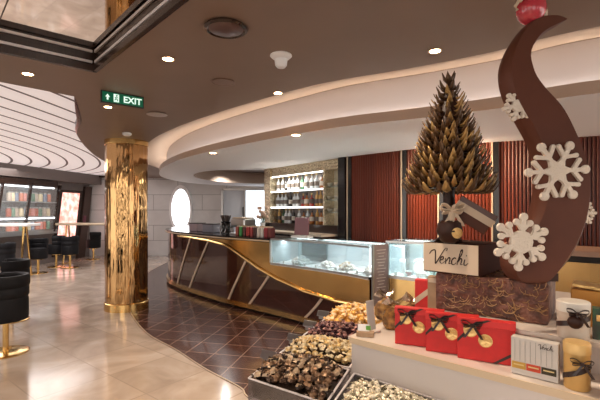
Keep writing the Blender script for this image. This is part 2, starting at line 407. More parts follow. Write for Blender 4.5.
def ring_strip(s0, s1, off, zf0, zf1, n=120, thick=0):
    A = []; B = []
    for k in range(n+1):
        s = s0+(s1-s0)*k/n; p = cpt(s, off); A.append((p.x, p.y, zf0(s))); B.append((p.x, p.y, zf1(s)))
    return A, B
def sheet(s0, s1, off, z0, z1, n=120, depth=.01):
    z0 = z0 if callable(z0) else (lambda s, v=z0: v); z1 = z1 if callable(z1) else (lambda s, v=z1: v)
    A, B = ring_strip(s0, s1, off, z0, z1, n); A2, B2 = ring_strip(s0, s1, off-depth, z0, z1, n)
    return MB().strip(A, B).strip(B, B2).strip(B2, A2).strip(A2, A)
s_case = s_at(272)
zlow = lambda s: 1.04 if s > s_case+.01 else .735
sheet(0, N, 0, .10, zlow, 200, .4).build('front_panel', 'darkbrown', ctr, True)
sheet(0, N, -.06, 0, .10, 120, .3).build('toe_kick', 'black', ctr, True)
sheet(0, N, .03, .05, .115, 120, .06).build('base_rail', 'gold', ctr, True)
sheet(s_case, N, .05, 1.045, 1.10, 140, .66).build('counter_top', 'black', ctr, True)
sheet(s_case, N, .055, 1.055, 1.075, 140, .01).build('edge_strip', 'champagne', ctr, True)
ZP = [(168, 1.0), (173, 1.02), (190, 1.02), (210, 1.0), (225, .96), (230, .93), (244, .80), (260, .66), (278, .55), (305, .45), (335, .41), (371, .43)]
def zc(s):
    px = cpx(cpt(s)); 
    if px <= ZP[0][0]: return ZP[0][1]
    for (a, za), (b2, zb) in zip(ZP, ZP[1:]):
        if a <= px <= b2: return za+(zb-za)*(px-a)/(b2-a)
    return ZP[-1][1]
s_l = s_at(180)
sheet(0, s_l, .014, zc, lambda s: max(zc(s)+.001, zlow(s)), 200, .012).build('gold_panel', 'gold', ctr, True)
tb = [(*cpt(s, .03), zc(s)) for s in [s_l*k/140 for k in range(141)]]
MB().tube(tb, .022, 8).build('swoosh_band', 'gold', ctr, True)
for a, c in ((191, 178), (209, 190), (247, 229), (270, 250), (323, 306)):
    sa, sb = s_at(a), s_at(c); za = zc(sa)-.01; q = MB(); pts = []; hw = .16
    for k in range(13):
        t = k/12; s = sa+(sb-sa)*t; z = za+(.115-za)*t; w_ = .022
        ds = .042/(Vector(CF[int(s)+1])-Vector(CF[int(s)])).length
        pa, pb = cpt(s-ds*.5, .016), cpt(s+ds*.5, .016); pts.append(((*pa, z), (*pb, z), (*cpt(s-ds*.5, 0), z), (*cpt(s+ds*.5, 0), z)))
    q.strip([x[0] for x in pts], [x[1] for x in pts]).strip([x[2] for x in pts], [x[0] for x in pts]).strip([x[1] for x in pts], [x[3] for x in pts])
    q.build('slanted_bar', mat('pale_bar', (.62, .48, .36), .4, .2), ctr)
# counter deck (depth behind front)
DK = offset(CF, 0); 
inn = [tuple(cpt(s, -.62)) for s in [N*k/60 for k in range(61)]]
# inner back face
MB().strip([(x, y, 0) for x, y in inn], [(x, y, 1.05 if i/60*N > s_case else .73) for i, (x, y) in enumerate(inn)]).build('back_panel', 'dark_wood', ctr)

# --- display case 1 along the counter
M['case_back'] = mat('case_back', (.60, .66, .68), .4)
dc = thing('display_case', (0, 0, 0), 0, 'long lit glass display case set in the bar counter, left of the corner', 'display case')
sheet(0, s_case, .03, .735, .765, 60, .62).build('case_floor', mat('case_floor', (.70, .72, .72), .25), dc, True)
sheet(0, s_case, .025, .765, 1.085, 40, .008).build('front_pane', 'glass', dc, True)
sheet(0, s_case, .03, 1.085, 1.10, 60, .60).build('top_pane', glass('green_glass', (.86, .91, .90), .3), dc, True)
sheet(0, s_case, .034, 1.084, 1.104, 60, .012).build('top_edge', 'steel', dc, True)
sheet(0, s_case, .034, .745, .768, 60, .012).build('bottom_edge', 'steel', dc, True)
sheet(0, s_case, -.57, .765, 1.085, 40, .01).build('rear_pane', 'case_back', dc, True)
sheet(0, s_case, -.50, 1.07, 1.083, 40, .05).build('lamp_tube', 'ledw', dc, True)
def endpanel(s, z0, z1, w_, m, name, par):
    a, b2 = cpt(s, .03), cpt(s, -.58); d = b2-a
    return MB().box((*((a+b2)/2), (z0+z1)/2), (d.length, w_, z1-z0), math.atan2(d.y, d.x)).build(name, m, par)
endpanel(s_case, .765, 1.085, .03, 'case_back', 'end_pane', dc)
endpanel(s_at(300), .765, 1.085, .008, 'glass', 'divider', dc)
# end panel of counter facing viewer
ep = thing('corner_panel', (0, 0, 0), 0, 'tinted grey pane standing at the corner of the glass display case', 'glass panel')
a, b2 = Vector((.79, 4.34)), Vector((.985, 4.47)); d = b2-a
MB().box((*((a+b2)/2), .79), (d.length, .015, .66), math.atan2(d.y, d.x)).build('pane', mat('tinted_pane', (.22, .17, .17), .15, noise=.2, nscale=9), ep)
for q in (a, b2): MB().box((q.x, q.y, .79), (.018, .022, .67), math.atan2(d.y, d.x)).build('edge_strip', 'steel', ep)
tx = MB()
for k in range(14): tx.box((*((a+b2)/2+Vector((.55, -.83))*.010), 1.06-k*.034), (.14-(k % 3)*.03, .002, .007), math.atan2(d.y, d.x))
tx.build('print', mat('panel_print', (.42, .36, .34), .6), ep)

# --- service counter 2 with glass case
C2 = [Vector((.97, 4.50)), Vector((1.32, 4.18)), Vector((1.75, 3.74)), Vector((2.32, 3.20)), Vector((3.2, 2.6))]
def side2(i, off=0, j=None):
    d = (C2[i+1]-C2[i]).normalized(); n = Vector((-d.y, d.x)); return n if n.y > 0 else -n
def poly2(i0, i1, d0, d1):
    A = []; B = []
    for i in range(i0, i1+1):
        n = side2(min(i, len(C2)-2)); A.append(tuple(C2[i]+n*d0)); B.append(tuple(C2[i]+n*d1))
    return A+B[::-1]
sc2 = thing('service_counter', (0, 0, 0), 0, 'gold fronted service counter running right of the corner behind the chocolate stand', 'counter')
MB().prism(poly2(0, 4, 0, .6), .1, .74).build('body', 'gold', sc2)
MB().prism(poly2(0, 4, .06, .55), 0, .1).build('toe_kick', 'black', sc2)
MB().prism(poly2(2, 4, .02, .58), .74, 1.07).build('upper_body', mat('gold_front', (.75, .50, .20), .22, .85, bump=.1, bscale=2), sc2)
MB().prism(poly2(2, 4, .05, .55), 1.07, 1.125).build('shadow_gap', 'black', sc2)
MB().prism(poly2(2, 4, -.02, .6), 1.125, 1.165).build('counter_top', mat('pink_stone', (.42, .26, .18), .3), sc2)
dc2 = thing('display_case', (0, 0, 0), 0, 'short lit glass display case of cakes right of the counter corner', 'display case')
MB().prism(poly2(0, 2, -.01, .58), .74, .77).build('case_floor', MC['case_floor'], dc2)
MB().prism(poly2(0, 2, 0, .008), .77, 1.14).build('front_pane', 'glass', dc2)
MB().prism(poly2(0, 2, -.01, .58), 1.14, 1.155).build('top_pane', MC['green_glass'], dc2)
MB().prism(poly2(0, 2, .55, .56), .77, 1.14).build('rear_pane', 'case_back', dc2)
MB().prism(poly2(0, 2, .45, .50), 1.125, 1.138).build('lamp_tube', 'ledw', dc2)
MB().prism(poly2(0, 2, -.014, -.002), .745, .775).build('bottom_edge', 'steel', dc2)
MB().prism(poly2(0, 2, -.014, -.002), 1.138, 1.158).build('top_edge', 'steel', dc2)
n = side2(0)
for t in (0.02, .5, 1.0):
    q = C2[0].lerp(C2[1], t)+n*.28; MB().box((q.x, q.y, .955), (.012, .54, .36), math.atan2(n.y, n.x)-PI/2).build('divider', 'glass', dc2)

def case_light(a, b2, z, e):
    q = (a+b2)/2; d = b2-a; area('case_light', (q.x, q.y, z), d.length, e, (.97, .98, 1), rot=(0, 0, math.atan2(d.y, d.x)), sy=.04)
for p0, p1 in ((272, 310), (310, 340), (340, 368)): case_light(cpt(s_at(p0), -.22), cpt(s_at(p1), -.22), 1.075, 1.7)
case_light(C2[0]+side2(0)*.2, C2[1]+side2(0)*.2, 1.13, 2.2); case_light(C2[1]+side2(0)*.2, C2[2]+side2(0)*.2, 1.13, 1.6)
q = cpt(s_case); area('niche_light', (*sp_n, 2.06) if False else (-.22, 6.72, 2.07), .9, 5, (1, .95, .85), rot=(0, 0, math.radians(-53)), sy=.1)
# pastries in case 1: plates of truffles / cakes
M['plate'] = mat('white_plate', (.8, .8, .8), .3); M['cream_food'] = mat('white_icing', (.80, .76, .70), .6, noise=.1, nscale=60)
M['biscuit'] = mat('biscuit', (.50, .32, .17), .6, noise=.3, nscale=60)
def plate(p, r, label, foods, seed, hgt=.06):
    rr = random.Random(seed)
    t = thing('serving_plate', (p[0], p[1], p[2]), 0, label, 'plate', None)
    MB().lathe([(r*.5, 0), (r*.6, .004), (r, .016), (r*.99, .02), (r*.6, .010), (0, .009)], 28).build('plate', 'plate', t, True)
    mbs = {}
    for k in range(26):
        a = rr.uniform(0, 2*PI); q = rr.random(); rad = r*.75*math.sqrt(q); h = .02+hgt*(1-q)*.9
        mbs.setdefault(foods[k % len(foods)], MB()).ball((rad*math.cos(a), rad*math.sin(a), h), rr.uniform(.020, .028), (1, 1, .8), 8)
    for k, mb in mbs.items(): mb.build('pastry_heap', k, t, True)['kind'] = 'stuff'
    return t
def cp(px, off): s = s_at(px); q = cpt(s, off); return (q.x, q.y, .766)
plate(cp(291, -.2), .15, 'plate heaped with white pastries at the left end of the long display case', ['cream_food', 'cream_food', 'plate'], 1, .09)
plate(cp(318, -.18), .105, 'small plate of white sweets beside the biscuit plate in the long display case', ['cream_food', 'plate'], 2, .06)
plate(cp(336, -.2), .12, 'plate of biscuits and white sweets in the middle of the long display case', ['biscuit', 'cream_food', 'cream_food'], 3, .07)
plate(cp(359, -.2), .12, 'plate of white pastries at the right end of the long display case', ['cream_food', 'plate', 'cream_food'], 4, .06)
# price cards
pc = MB().box((0, 0, .018), (.034, .004, .034)).box((0, .006, .003), (.034, .016, .006))
card0 = tag(pc.build('price_card', 'plate'), 'small white price card at the front of the long display case', 'price card', 'price cards in the display cases')
first = True
for kq, px in enumerate((282, 292, 303, 314, 325, 334, 345, 355, 365)):
    q = cpt(s_at(px), -.03); ang = -.72
    if first: card0.location = (q.x, q.y, .766); card0.rotation_euler = (0, 0, ang); first = False; card0['label'] = 'small white price card, first from the left in the long display case'
    else: dup(card0, (q.x, q.y, .766), ang, 'small white price card, %s from the left in the long display case' % 'first second third fourth fifth sixth seventh eighth ninth'.split()[kq])
for k, t in enumerate((.2, .45, .75, 1.0)):
    q = C2[0].lerp(C2[1], t)+side2(0)*.05
    dup(card0, (q.x, q.y, .771), -.72, 'small white price card, %s from the left in the short display case' % 'first second third fourth'.split()[k])
# round cake disc and others in case 2
q = C2[0].lerp(C2[1], .62)+side2(0)*.22
T = Matrix.Rotation(math.radians(75), 4, 'X')
cake = thing('display_plate', (q.x, q.y, .771), math.radians(-40), 'round white plate stood upright in the short display case', 'plate')
MB().lathe([(0, 0), (.085, 0), (.09, .012), (.07, .014), (.065, .008), (0, .008)], 32, Matrix.Translation((0, 0, .10)) @ T).build('disc', 'plate', cake, True)
MB().box((0, .04, .012), (.08, .07, .024)).build('holder', 'steel', cake)
for t, off, c, lb in ((.15, .25, (.5, .55, .58), 'tall grey glass of sweets at the left end of the short display case'), (.95, .22, (.25, .42, .40), 'teal tin near the right end of the short display case'), (.42, .14, (.55, .1, .1), 'small red sweet tin in front of the upright plate'), (.80, .12, (.7, .7, .72), 'small white tin right of the upright plate')):
    q = C2[0].lerp(C2[1], t)+side2(0)*off; h = .16 if off > .2 else .05
    o = thing('sweet_tin', (q.x, q.y, .771), 0, lb, 'tin')
    MB().lathe([(.03, 0), (.032, .003), (.032, h*.8)], 20).build('tin_body', mat('tin_%d' % int(t*100), c, .3), o, True)
    MB().lathe([(.034, h*.8), (.034, h*.95), (.03, h)], 20).build('lid', 'plate', o, True)

# ------------------------------------------------------------------ liquor shelf wall
S0, S1 = Vector((.55, 5.80)), Vector((-.62, 7.38)); ds_ = (S1-S0).normalized(); ns = Vector((-ds_.y, ds_.x))
if ns.dot(-S0) < 0: ns = -ns
ang_s = math.atan2(ds_.y, ds_.x); Ls = (S1-S0).length
def sp(t, off, z=0): q = S0+(S1-S0)*t+ns*off; return (q.x, q.y, z)
M['niche'] = mat('niche_back', (.10, .085, .075), .15, .3)
M['mirror_tile'] = mat('smoky_mirror', (.78, .76, .66), .2, .6, noise=.3, nscale=9)
M['goldtile'] = mat('gold_mosaic', (.80, .68, .48), .25, .8, bump=.5, bscale=30, noise=.45, nscale=40)
struct(MB().box(sp(.5, -.32, 1.12), (Ls, .04, 2.25), ang_s).build('wall_bar', 'niche'))
bs = thing('bottle_shelf', (0, 0, 0), 0, 'backlit liquor shelving in a gold mosaic frame on the bar wall', 'shelving')
def pxt(px):
    k = (px-300)/F; return (S0.x-k*S0.y)/(k*(S1.y-S0.y)-(S1.x-S0.x))
tL, tR, tE = pxt(271), pxt(323), 0
def sbox(t0, t1, o0, o1, z0, z1, name, m, par=bs):
    return MB().box(sp((t0+t1)/2, (o0+o1)/2, (z0+z1)/2), (abs(t1-t0)*Ls, abs(o1-o0), z1-z0), ang_s).build(name, m, par)
sbox(0, 1, -.30, 0, 2.10, 2.25, 'header', 'goldtile'); sbox(tL, 1.02, -.30, .02, 1.0, 2.25, 'side_post', 'goldtile')
sbox(tR-.015, tR, -.30, 0, 1.0, 2.1, 'side_post', 'goldtile'); sbox(0, 1, -.30, .02, 0, 1.27, 'base_cabinet', 'dark_wood')
sbox(0, tR-.015, -.26, -.20, 1.27, 2.10, 'mirror_back', 'mirror_tile')
sbox(tR, tL, -.298, -.28, 1.27, 2.10, 'back_panel', mat('shelf_back', (.30, .26, .24), .2, .2))
for z in (1.835, 1.555): 
    sbox(tR, tL, -.28, -.01, z-.02, z, 'shelf', 'plate'); sbox(tR, tL, -.012, -.002, z-.022, z-.002, 'shelf_light', 'ledw')
sbox(tR, tL, -.05, -.02, 2.085, 2.098, 'top_light', 'ledw')
for z in (1.47, 1.66, 1.86): sbox(0.01, tR-.02, -.20, -.04, z-.015, z, 'side_shelf', 'green_glass' if False else MC['green_glass'])
sbox(0, 1, .0, .30, 0, 1.12, 'back_counter', 'dark_wood'); sbox(0, 1, .0, .32, 1.12, 1.15, 'back_counter_top', mat('beige_stone', (.50, .42, .33), .3))
# bottles: three kinds, copied
def bottle_proto(name, prof, m, capm, lbl, labcol):
    t = thing(name, (0, 0, 0), 0, lbl, 'bottle')
    MB().lathe(prof, 12).build('body', m, t, True)
    zt = prof[-1][1]; MB().lathe([(.016, zt-.004), (.016, zt+.03), (.0, zt+.03)], 10).build('cap', capm, t, True)
    MB().lathe([(prof[1][0]+.001, .05), (prof[1][0]+.001, .12)], 12).build('paper_label', labcol, t, True)
    return t
PA = [(.03, 0), (.036, .005), (.036, .14), (.03, .165), (.013, .185), (.012, .225)]
PB = [(.038, 0), (.042, .005), (.042, .10), (.036, .13), (.013, .15), (.012, .19)]
PCc = [(.028, 0), (.030, .005), (.030, .17), (.014, .20), (.013, .24)]
cols = [('clear', (.62, .66, .68), .1), ('amber', (.42, .15, .04), .15), ('gold', (.65, .38, .12), .2), ('green', (.05, .14, .07), .15), ('red', (.38, .04, .03), .15), ('dark', (.02, .015, .015), .15)]
protos = []
for i, (cn, c, r_) in enumerate(cols):
    m_ = mat('bottle_'+cn, c, r_, coat=.5); lm = mat('paper_'+cn, (.6, .55, .48) if i % 2 else (.15, .12, .10), .6)
    protos.append((cn, bottle_proto('liquor_bottle', (PA, PB, PCc)[i % 3], m_, mat('cap_'+cn, (.5, .35, .12) if i % 2 == 0 else (.03, .02, .02), .3), '', lm)))
ORD = 'first second third fourth fifth sixth seventh eighth ninth tenth eleventh twelfth'.split()
used = set()
shelf_names = {0: 'top', 1: 'middle', 2: 'bottom'}
for row, (z, choices) in enumerate(((1.836, [0, 0, 5, 0, 0, 0, 3, 0, 0, 0, 1, 4]), (1.556, [0, 0, 0, 5, 0, 0, 4, 1, 4, 2, 2, 0]), (1.271, [2, 3, 0, 0, 5, 0, 1, 0, 1, 2, 1, 1]))):
    for k, c in enumerate(choices):
        t = tL+(tR-tL)*(k+.6)/12.2; cn, pr = protos[c]
        loc = sp(t, -.10-R.random()*.05, z+.001); lab = '%s bottle among the liquors on the %s backlit bar shelf' % ({'clear': 'clear glass', 'amber': 'amber', 'gold': 'golden', 'green': 'dark green', 'red': 'red', 'dark': 'near black'}[cn], shelf_names[row])
        if c not in used: used.add(c); pr.location = loc; o = pr
        else: o = dup(pr, loc)
        o['label'] = lab.replace('among the liquors', ORD[k]+' from the left').replace(' backlit bar', ' bar'); o['group'] = '%s bottles on the %s bar shelf' % (cn, shelf_names[row]); o.rotation_euler = (0, 0, R.random()*6)
for i, (cn, pr) in enumerate(protos): assert i in used
# glasses/bowls on the mirror side shelves
gb = thing('glass_bowl', (0, 0, 0), 0, '', 'bowl'); MB().lathe([(.02, 0), (.045, .02), (.055, .05), (.052, .05), (.04, .022), (0, .008)], 16).build('bowl', mat('pale_glassware', (.6, .58, .5), .1), gb, True)
sp_list = [(z, t) for z in (1.471, 1.661, 1.861) for t in (.07, .16)]
for i, (z, t) in enumerate(sp_list):
    lb = 'pale bowl on the %s glass shelf right of the bottles, %s one' % (('lowest', 'middle', 'highest')[i//2], ('right', 'left')[i % 2])
    if i == 0: gb.location = sp(t, -.11, z); gb['label'] = lb; gb['group'] = 'bowls on the side shelves'
    else: dup(gb, sp(t, -.11, z), 0, lb, 'bowls on the side shelves')

# ------------------------------------------------------------------ back wall: portholes, doorway
def porthole(x, y, z, r, lb, idx):
    fr = empty('window_%d' % idx, (x, y, z)); struct(fr)
    T = Matrix.Rotation(PI/2, 4, 'X')
    o = MB(); n_ = 40
    ring = lambda rr, yy: [(rr*.46*math.cos(2*PI*k/n_), yy, rr*math.sin(2*PI*k/n_)) for k in range(n_+1)]
    o.strip(ring(r*1.2, 0), ring(r*1.2, -.09)).strip(ring(r*1.2, -.09), ring(r, -.09)).strip(ring(r, -.09), ring(r, .0)); a = o.build('window_frame', 'white', fr, True)
    g = MB(); rr_ = ring(r, -.01); g.add([(0, -.01, 0)]+rr_, [(0, k+1, k+2) for k in range(n_)]); g.build('window_pane', 'porth', fr)
porthole(-3.88, 13.08, 1.52, .66, '', 1)
dd = empty('door_1', (-1.75, 13.08, 0)); struct(dd)
MB().box((-.78, -.04, 1.1), (.07, .1, 2.2)).box((.78, -.04, 1.1), (.07, .1, 2.2)).box((0, -.04, 2.17), (1.6, .1, .07)).box((-.05, -.04, 1.1), (.05, .08, 2.2)).build('door_frame', 'steel', dd)
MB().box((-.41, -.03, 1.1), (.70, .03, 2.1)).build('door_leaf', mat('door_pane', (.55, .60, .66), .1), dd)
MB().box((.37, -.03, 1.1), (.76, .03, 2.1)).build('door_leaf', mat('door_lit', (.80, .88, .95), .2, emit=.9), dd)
MB().box((-.10, -.08, 1.25), (.03, .03, .7)).build('door_handle', 'black', dd)
# doorway column behind shelf / gold post
# items on the counter (left end)
def on_counter(px, off=-.25): q = cpt(s_at(px), off); return (q.x, q.y, 1.101)
def coffee(px, off, label, s=1):
    t = thing('coffee_machine', on_counter(px, off), -.7, label, 'coffee machine')
    MB().rbox((0, 0, .20), (.34, .26, .12), .02).rbox((0, .08, .08), (.34, .12, .16), .01).rbox((0, 0, .012), (.36, .28, .024), .005).build('body', 'steel', t)
    MB().cyl((-.08, -.08, .16), (-.08, -.08, .12), .03).cyl((-.08, -.08, .13), (-.08, -.2, .12), .01).build('group_head', 'black', t)
    MB().cyl((.08, -.08, .16), (.08, -.08, .12), .03).cyl((.08, -.08, .13), (.08, -.2, .12), .01).build('group_head', 'black', t)
    MB().rbox((0, 0, .27), (.30, .2, .02), .005).build('cup_tray', 'champagne', t)
coffee(224, -.38, 'chrome espresso machine on the bar counter below the glass door')
def grinder(px, off, label):
    t = thing('coffee_grinder', on_counter(px, off), -.7, label, 'grinder')
    MB().lathe([(.06, 0), (.06, .03), (.045, .05), (.045, .17), (.06, .2)], 16).build('body', 'black', t, True)
    MB().lathe([(.03, .2), (.065, .30), (.06, .31), (0, .31)], 16).build('hopper', mat('smoked_plastic', (.06, .05, .05), .1), t, True)
grinder(212, -.30, 'black coffee grinder standing left of the espresso machine')
grinder(206, -.35, 'black coffee grinder nearer the porthole, left of its twin')
def basket(px, off, label, c):
    t = thing('menu_box', on_counter(px, off), R.uniform(-.8, -.5), label, 'box')
    MB().rbox((0, 0, .07), (.24, .2, .14), .01).build('body', c, t); MB().rbox((0, 0, .15), (.25, .21, .02), .005).build('lid', 'ribbon', t)
basket(182, -.3, 'mauve box at the porthole end of the bar counter', mat('mauve', (.28, .20, .22), .5))
basket(196, -.3, 'grey blue box between the porthole and the coffee grinders', mat('greyblue', (.22, .22, .27), .5))
# upright packets row (colourful) on counter 232..268
pk0 = None
for i, c in enumerate([(.30, .06, .04), (.05, .28, .08), (.10, .02, .02), (.35, .03, .03), (.30, .04, .04), (.06, .02, .02), (.65, .60, .55), (.55, .55, .52), (.28, .03, .04), (.12, .02, .02)]):
    px = 233+i*3.6; q = on_counter(px, -.12)
    nm = ['brick red', 'green', 'dark maroon', 'bright red', 'red', 'near black', 'white', 'pale grey', 'crimson', 'deep maroon'][i]
    o = thing('coffee_packet', q, -.75, '%s packet in the row along the bar counter, %s' % (nm, 'far end' if i < 5 else 'near end'), 'packet', 'packets in a row on the bar counter')
    MB().rbox((0, 0, .07), (.06, .10, .14), .008).build('body', mat('packet_%d' % i, c, .4), o)
    MB().box((0, 0, .150), (.058, .02, .02)).build('seal', 'champagne', o)
# flower vase
t = thing('flower_vase', on_counter(241, -.45), 0, 'vase of pale pink flowers on the bar counter before the bright door', 'vase')
MB().lathe([(.03, 0), (.05, .05), (.035, .16), (.045, .2)], 16).build('vase', 'plate', t, True)
fl = MB(); st = MB()
for k in range(18):
    a = R.uniform(0, 6.28); r_ = R.uniform(0, .12); p = (r_*math.cos(a), r_*math.sin(a), R.uniform(.28, .45)); fl.ball(p, .028, n=8); st.tube([(0, 0, .15), p], .003, 4)
st.build('stem', mat('stem_green', (.05, .12, .04), .6), t)['kind'] = 'stuff'; fl.build('blossom', mat('blossom', (.62, .45, .36), .7), t)['kind'] = 'stuff'
# menu board / till
t = thing('till_screen', on_counter(286, -.30), -.55, 'mauve backed till screen on the counter above the display case', 'till')
MB().rbox((0, 0, .17), (.23, .03, .25), .01, T=Matrix.Rotation(-.12, 4, 'X')).build('screen', mat('till_back', (.20, .09, .11), .4), t)
MB().rbox((0, .02, .02), (.28, .16, .03), .008).build('base', 'plate', t)
MB().box((0, .02, .06), (.05, .03, .08)).build('neck', 'steel', t)
t = thing('table_lamp', sp(pxt(311), .16, 1.151), 0, 'small white lamp on the beige back counter below the bottles', 'lamp')
MB().lathe([(.03, 0), (.03, .01), (.008, .015), (.008, .09)], 12).build('lamp_base', 'plate', t, True)
MB().lathe([(.045, .08), (.025, .14), (0, .14)], 14).build('lamp_shade', mat('shade_glow', (.9, .88, .85), emit=1.0), t, True)

# ------------------------------------------------------------------ lounge (left)
def lw(px, off=0, z=0):
    k = (px-300)/F; t = (wl0.x-k*wl0.y)/(k*(wl1.y-wl0.y)-(wl1.x-wl0.x)); q = wl0+(wl1-wl0)*t+nl*off; return (q.x, q.y, z)
def lwbox(p0, p1, o0, o1, z0, z1, name, m, par, lean=0):
    a = Vector(lw(p0)[:2]); b2 = Vector(lw(p1)[:2]); mid = (a+b2)/2+nl*(o0+o1)/2
    mb = MB().box((*mid, (z0+z1)/2), ((b2-a).length, abs(o1-o0), z1-z0), ang_l)
    if lean:
        zm = (z0+z1)/2
        mb.v = [(x+dl.x*lean*(z-zm), y+dl.y*lean*(z-zm), z) for x, y, z in mb.v]
    return mb.build(name, m, par)
vt = thing('bar_display', (0, 0, 0), 0, 'lit glazed display of coloured jars along the lounge wall', 'display cabinet')
lwbox(-14, 46, .02, .06, .95, 2.15, 'back_panel', mat('display_back', (.22, .26, .28), .3, col2=(.10, .05, .03), nscale=2.5), vt)
lwbox(-14, 46, .02, .34, 1.30, 1.33, 'shelf', 'steel', vt); lwbox(-14, 46, .02, .34, 1.70, 1.72, 'shelf', 'steel', vt)
lwbox(-14, 46, .02, .36, .85, .97, 'ledge', 'steel', vt); lwbox(-14, 46, .02, .38, 2.13, 2.30, 'head', 'dark_wood', vt)
lwbox(-14, 45, .26, .30, 2.09, 2.12, 'top_light', 'ledw', vt); lwbox(-14, 45, .30, .335, 1.265, 1.295, 'shelf_light', 'ledw', vt)
for px in (-14, 16, 46): lwbox(px-.7, px+.7, .30, .38, .9, 2.2, 'post', 'dark_wood', vt, .18)
lwbox(-14, 46, .345, .352, .97, 2.13, 'pane', mat('thin_pane', (.9, .95, .95), .3, alpha=.08), vt)
jc = [(.7, .25, .15), (.85, .75, .5), (.15, .3, .2), (.8, .35, .3), (.25, .3, .4), (.6, .5, .4), (.5, .12, .06)]
jn = ['orange red', 'cream', 'dark green', 'coral', 'slate blue', 'tan', 'brick']
jp = []
for i, c in enumerate(jc):
    o = thing('sweet_jar', (0, 0, 0), 0, '', 'jar'); MB().lathe([(.05, 0), (.06, .01), (.06, .18), (.045, .21)], 14).build('jar_body', mat('jar_%d' % i, c, .3), o, True)
    MB().lathe([(.05, .211), (.05, .24), (0, .245)], 14).build('lid', 'steel', o, True); jp.append(o)
ju = set(); kx = 0
for row, z in enumerate((.972, 1.332, 1.722)):
    for px in range(2, 45, 4):
        i = (kx*3+row) % 7; kx += 1
        loc = lw(px+R.uniform(-.7, .7), .19, z); lb = '%s lidded jar, %s from the left on the %s shelf of the lounge display' % (jn[i], ORD[(px-2)//4], ('lowest', 'middle', 'highest')[row])
        if i not in ju: ju.add(i); o = jp[i]; o.location = loc
        else: o = dup(jp[i], loc)
        o['label'] = lb; o['group'] = '%s jars on the %s lounge shelf' % (jn[i], ('lowest', 'middle', 'highest')[row])
sc_ = thing('video_screen', (0, 0, 0), 0, 'tall glowing pink video screen on the lounge wall', 'screen')
lwbox(55, 77, .02, .08, .15, 2.1, 'screen_frame', 'dark_wood', sc_, .16)
m_vid = mat('video_picture', (1, .66, .60), .3, emit=.85, col2=(.80, .26, .20), nscale=6); lwbox(56.5, 74, .081, .09, .2, 2.02, 'screen_picture', m_vid, sc_, .16)
pn = thing('wall_panel', (0, 0, 0), 0, 'dark leaning bronze panel at the corner right of the pink screen', 'wall panel')
lwbox(79, 86, .02, .10, .0, 2.25, 'panel', mat('bronze_panel', (.10, .065, .055), .2, .5), pn, .16)
lwbox(80.2, 83, .101, .105, 1.02, 1.32, 'poster', mat('poster', (.16, .03, .06), .4), pn, .16)
# soffit strip over lounge wall
struct(MB().box((*((wl0+wl1)/2+nl*.22), 2.47), ((wl1-wl0).length, .44, .30), ang_l).build('trim_lounge', mat('soffit_grey', (.15, .12, .11), .35)))

def tub_stool(loc, rz, label, r=.20, group='black tub stools in the lounge'):
    t = thing('tub_stool', loc, rz, label, 'stool', group)
    MB().lathe([(0, .34), (r*.8, .34), (r*.98, .35), (r*1.02, .38), (r*1.02, .56), (r*.98, .59), (r*.9, .60), (0, .61)], 40).build('seat', 'blackleather', t, True)
    bk = MB()
    for zlo, zhi, r1, r2 in ((.59, .70, r*.80, r*1.04), (.70, .82, r*.82, r*1.08)):
        A = [PI*(-.15)+PI*1.3*k/36 for k in range(37)]
        sec = [(r1, zlo+.02), (r1+.02, zlo), (r2-.01, zlo), (r2, zlo+.02), (r2, zhi-.02), (r2-.012, zhi), (r1+.02, zhi), (r1, zhi-.02)]
        vs = []; fs = []; m_ = len(sec)
        for a in A:
            for q, z in sec: vs.append((q*math.cos(a), q*math.sin(a), z))
        for i in range(36):
            for j in range(m_): fs.append((i*m_+j, i*m_+(j+1) % m_, (i+1)*m_+(j+1) % m_, (i+1)*m_+j))
        fs += [tuple(range(m_)), tuple(36*m_+j for j in range(m_))]; bk.add(vs, fs)
    bk.build('backrest', 'blackleather', t, True)
    MB().lathe([(.028, .015), (.028, .34)], 20).build('stem', 'gold', t, True)
    MB().lathe([(.21, 0), (.21, .01), (.19, .018), (.028, .022)], 40).build('base_disc', 'gold', t, True)
    MB().lathe([(.12, .325), (.12, .341)], 24).build('seat_plate', 'gold', t, True)
    return t
s0 = tub_stool((-3.09, 4.2, 0), math.radians(-60), 'black tub stool on a gold disc base, nearest at the left edge')
dup(s0, (-3.93, 5.45, 0), math.radians(-60), 'black tub stool directly behind the nearest stool at the left edge')
dup(s0, (-6.15, 8.3, 0), math.radians(-90), 'black tub stool under the white topped table, far left')
dup(s0, (-6.22, 9.5, 0), math.radians(30), 'black tub stool right of the gold legs of the white table')
dup(s0, (-6.43, 10.55, 0), math.radians(-60), 'black tub stool in front of the pink screen, left of the pair')
dup(s0, (-5.98, 10.4, 0), math.radians(-100), 'black tub stool in front of the pink screen, right of the pair')
dup(s0, (-6.3, 12.2, 0), math.radians(-60), 'black tub stool by the grey wall near the far table')
def bar_table(loc, rz, L, W, label, topm, zt=1.12):
    t = thing('high_table', loc, rz, label, 'table', None)
    MB().rbox((0, 0, zt-.03), (L, W, .06), .01).build('tabletop', topm, t)
    for sx_ in (-1, 1):
        lg = MB(); x0 = sx_*(L/2-.2)
        for sy_ in (-1, 1): lg.tube([(x0, sy_*W*.10, zt-.06), (x0+sx_*.03, sy_*W*.36, .012)], .022, 8)
        lg.tube([(x0+sx_*.03, -W*.42, .012), (x0+sx_*.03, W*.42, .012)], .018, 8); lg.build('leg', 'gold', t, True)
    return t
bar_table((-6.62, 8.95, 0), math.radians(3), 1.3, .5, 'white topped high table on gold A-frame legs at the left', 'plate', 1.2)
bar_table((-5.95, 11.2, 0), math.radians(0), 1.5, .5, 'long thin gold edged high table in front of the pink screen', 'champagne', 1.14)

